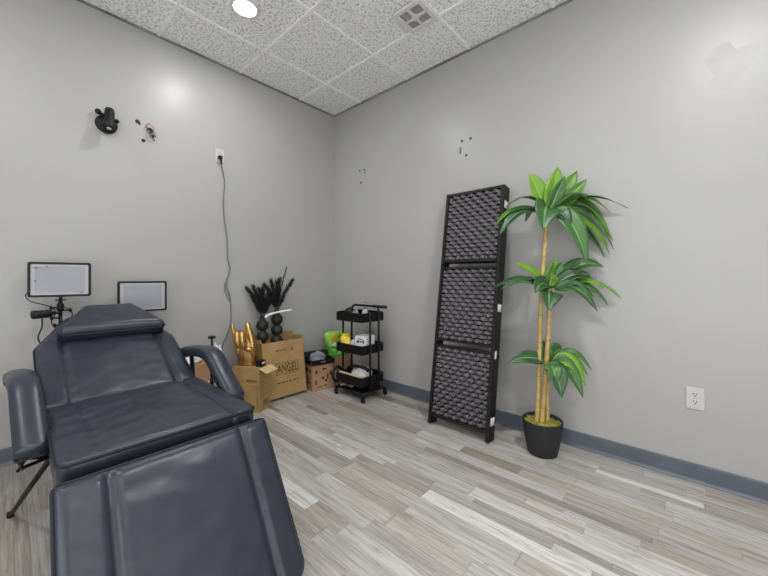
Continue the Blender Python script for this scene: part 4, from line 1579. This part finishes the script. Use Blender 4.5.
for x in (X0 - 0.010, X1 + 0.008):
    for y in (Y0 - 0.002, Y1 + 0.002):
        mb = MB()
        mb.cyl((x, y, 0.050), (x, y, 0.064), 0.009, None, 12)
        for s_ in (-1, 1):
            mb.box((x + 0.008, y + s_ * 0.012, 0.038), (0.022, 0.003, 0.034))
        ca = mb.build('caster', M['black_metal'], cart)
        mb = MB()
        mb.lathe((x + 0.010, y - 0.009, 0.0235), [(0.004, 0), (0.018, 0), (0.0232, 0.004), (0.0232, 0.014), (0.018, 0.018), (0.004, 0.018)], 22, 0, True, (0, 1, 0))
        w_ = mb.build('wheel', M['black_plastic'], ca)

# what the cart carries
zt = TZS[2] + 0.0035
t = thing('grooming_tool', 'dark round-headed grooming tool lying in the top tray of the cart', 'grooming tool', (0.58, -0.30, zt))
mb = MB()
mb.lathe((0.585, -0.300, zt + 0.062), [(0.002, -0.05), (0.03, -0.045), (0.046, -0.02), (0.05, 0.0), (0.046, 0.02), (0.03, 0.045), (0.002, 0.05)], 22, 0, True, (0.9, 0.35, 0.25))
mb.build('head', M['black_plastic'], t)
mb = MB()
mb.tube(smooth([(0.60, -0.30, zt + 0.066), (0.655, -0.29, zt + 0.055), (0.72, -0.27, zt + 0.025)]), [0.03, 0.028, 0.026, 0.024, 0.022, 0.021, 0.02, 0.019, 0.018, 0.018, 0.018, 0.018, 0.018, 0.018, 0.018, 0.017, 0.016], 14)
mb.build('handle', M['grey_plastic'], t)
t = thing('spray_bottle', 'small white bottle in the top tray of the cart under the handle', 'bottle', (0.70, -0.205, zt))
MB().lathe((0.70, -0.215, zt), [(0.001, 0), (0.026, 0), (0.028, 0.004), (0.028, 0.075), (0.02, 0.088), (0.011, 0.092), (0.011, 0.096), (0.001, 0.097)], 20).build('body', M['white_plastic'], t)
MB().lathe((0.70, -0.215, zt + 0.0965), [(0.001, 0), (0.014, 0), (0.014, 0.018), (0.001, 0.019)], 16).build('cap', M['grey_plastic'], t)
t = thing('jar', 'clear squat jar with a pale lid at the left back of the top cart tray', 'jar', (0.525, -0.17, zt))
MB().lathe((0.525, -0.17, zt), [(0.001, 0), (0.024, 0), (0.026, 0.006), (0.026, 0.06), (0.02, 0.068), (0.001, 0.068)], 18).build('body', M['clear_bag'], t)
MB().lathe((0.525, -0.17, zt + 0.0685), [(0.001, 0), (0.022, 0), (0.022, 0.014), (0.001, 0.015)], 18).build('lid', M['white_plastic'], t)
mb = MB()
mb.box((0.778, -0.255, zt + 0.031), (0.070, 0.16, 0.062), Matrix.Rotation(0.2, 3, 'Z'))
bx_ = mb.build('product_box', M['black_plastic'], bevel=0.003)
rebase(bx_, (0.778, -0.255, zt))
tag(bx_, 'black flat box at the right end of the top cart tray', 'box')

zm = TZS[1] + 0.0035
t = thing('snack_bag', 'bright yellow crumpled packet in the middle tray of the cart', 'packet', (0.555, -0.325, zm))
lump('packet_film', (0.555, -0.325, zm), (0.11, 0.10, 0.145), M['yellow_pack'], None, None, 6.6, 0.35, t)
lump('product_pouch', (0.64, -0.285, zm), (0.075, 0.10, 0.11), M['clear_bag'], 'milky plastic pouch beside the yellow packet in the middle cart tray', 'pouch', 1.7, 0.3)
t = thing('tissue_box', 'white carton with dark blue print standing in the middle cart tray', 'box', (0.74, -0.27, zm))
mb = MB()
mb.box((0.745, -0.26, zm + 0.074), (0.12, 0.13, 0.147), Matrix.Rotation(0.12, 3, 'Z'))
mb.build('carton_body', M['paper'], t, bevel=0.002)
mb = MB()
for i, (a, b, w, h) in enumerate(((-0.045, 0.085, 0.03, 0.022), (-0.010, 0.092, 0.03, 0.012), (0.025, 0.085, 0.016, 0.03), (-0.03, 0.115, 0.05, 0.008))):
    q = Vector((0.745, -0.26, zm)) + Matrix.Rotation(0.12, 3, 'Z') @ Vector((a, -0.0662, b))
    mb.obox(q, Matrix.Rotation(0.12, 3, 'Z') @ Vector((w, 0, 0)), Vector((0, 0, h)), Matrix.Rotation(0.12, 3, 'Z') @ Vector((0, 0.0008, 0)))
mb.build('printed_marks', M['blue_ink'], t)

zb = TZS[0] + 0.0035
lump('plastic_bag', (0.685, -0.240, zb), (0.215, 0.165, 0.13), M['clear_bag'], 'milky white plastic bag heaped in the bottom tray of the cart', 'bag', 9.4, 0.3)
mb = MB()
for i, yy in enumerate((-0.30, -0.275)):
    mb.tube(smooth([(0.56, yy, zb + 0.10), (0.62, yy - 0.02, zb + 0.132), (0.69, yy - 0.01, zb + 0.137), (0.755, yy + 0.02, zb + 0.125), (0.79, yy + 0.04, zb + 0.095)]), 0.009, 10)
sc_ = mb.build('coiled_hose', M['black_plastic'])
rebase(sc_, (0.67, -0.29, zb))
tag(sc_, 'black hose loops on the milky bag in the bottom cart tray', 'hose')
mb = MB()
mb.box((0.665, -0.362, zb + 0.0705), (0.30, 0.030, 0.008), Matrix.Rotation(-0.03, 3, 'Z'))
ws = mb.build('wooden_strip', M['wood'], bevel=0.002)
rebase(ws, (0.665, -0.362, zb + 0.066))
tag(ws, 'pale wooden strip along the front edge of the bottom cart tray', 'strip')
t = thing('strap_roll', 'black padded loop with a white band at the left end of the bottom cart tray', 'strap', (0.462, -0.345, 0.10))
mb = MB()
pts = [(0.462, -0.345 + 0.052 * math.cos(a), 0.165 + 0.068 * math.sin(a)) for a in [2 * PI * i / 24 for i in range(25)]]
mb.tube(pts, 0.014, 10)
mb.build('padded_loop', M['black_plastic'], t)
mb = MB()
mb.tube(smooth([(0.448, -0.352, 0.225), (0.442, -0.362, 0.18), (0.442, -0.36, 0.125), (0.450, -0.345, 0.105)]), 0.010, 10)
mb.build('white_band', M['white_plastic'], t)
mb = MB()
mb.grid(lambda u, v: Vector((0.53 + 0.13 * u, -0.375 + 0.05 * v + 0.03 * u, 0.0775 + 0.014 * math.sin(3 * u + 2 * v) ** 2 + 0.006 * noise.noise(Vector((u * 4, v * 4, 1))) + 0.004)), 14, 8)
ti = mb.build('paper_tissue', M['paper'])
so = ti.modifiers.new('thickness', 'SOLIDIFY')
so.thickness = 0.001
rebase(ti, (0.595, -0.35, 0.0765))
tag(ti, 'crumpled white tissue on the base shelf of the cart', 'tissue')

# ================================================================== BEHIND THE RIGHT ARMREST
carton('low cardboard box against the left wall behind the right armrest', None, (0.05, -1.64, 0), (1, 0, 0), (0, 1, 0), (0, 0, 1), 0.26, 0.385, 0.285, 'card', 'closed')
carton('little brown box on top of the low box, seen through the armrest gap', None, (0.06, -1.60, 0.2945), (1, 0, 0), (0, 1, 0), (0, 0, 1), 0.17, 0.20, 0.135, 'card_pink', 'closed')
t = thing('power_adapter', 'black power adapter with white cable loops on the low box', 'adapter', (0.24, -1.34, 0.2945))
mb = MB()
mb.box((0.245, -1.345, 0.3495), (0.055, 0.06, 0.11), Matrix.Rotation(0.3, 3, 'Z'))
mb.build('body', M['black_plastic'], t, bevel=0.006)
mb = MB()
mb.tube(smooth([(0.262, -1.36, 0.405), (0.285, -1.35, 0.418), (0.30, -1.325, 0.385), (0.296, -1.318, 0.345), (0.290, -1.345, 0.318), (0.288, -1.39, 0.302), (0.27, -1.43, 0.300), (0.25, -1.38, 0.299)], 6), 0.0055, 8)
mb.tube(smooth([(0.30, -1.30, 0.300), (0.301, -1.312, 0.345), (0.293, -1.338, 0.375), (0.28, -1.33, 0.40)], 6), 0.0045, 8)
mb.build('white_cable', M['white_plastic'], t)
lump('plastic_bag', (0.115, -1.300, 0.2945), (0.12, 0.075, 0.25), M['clear_bag'], 'milky plastic bag standing behind the small box with the gold hand', 'bag', 12.5, 0.25)
lump('plastic_wrap', (0.14, -1.51, 0.4345), (0.14, 0.17, 0.075), M['clear_bag'], 'crumpled milky plastic wrap on the little brown box behind the armrest', 'wrap', 15.5, 0.25)
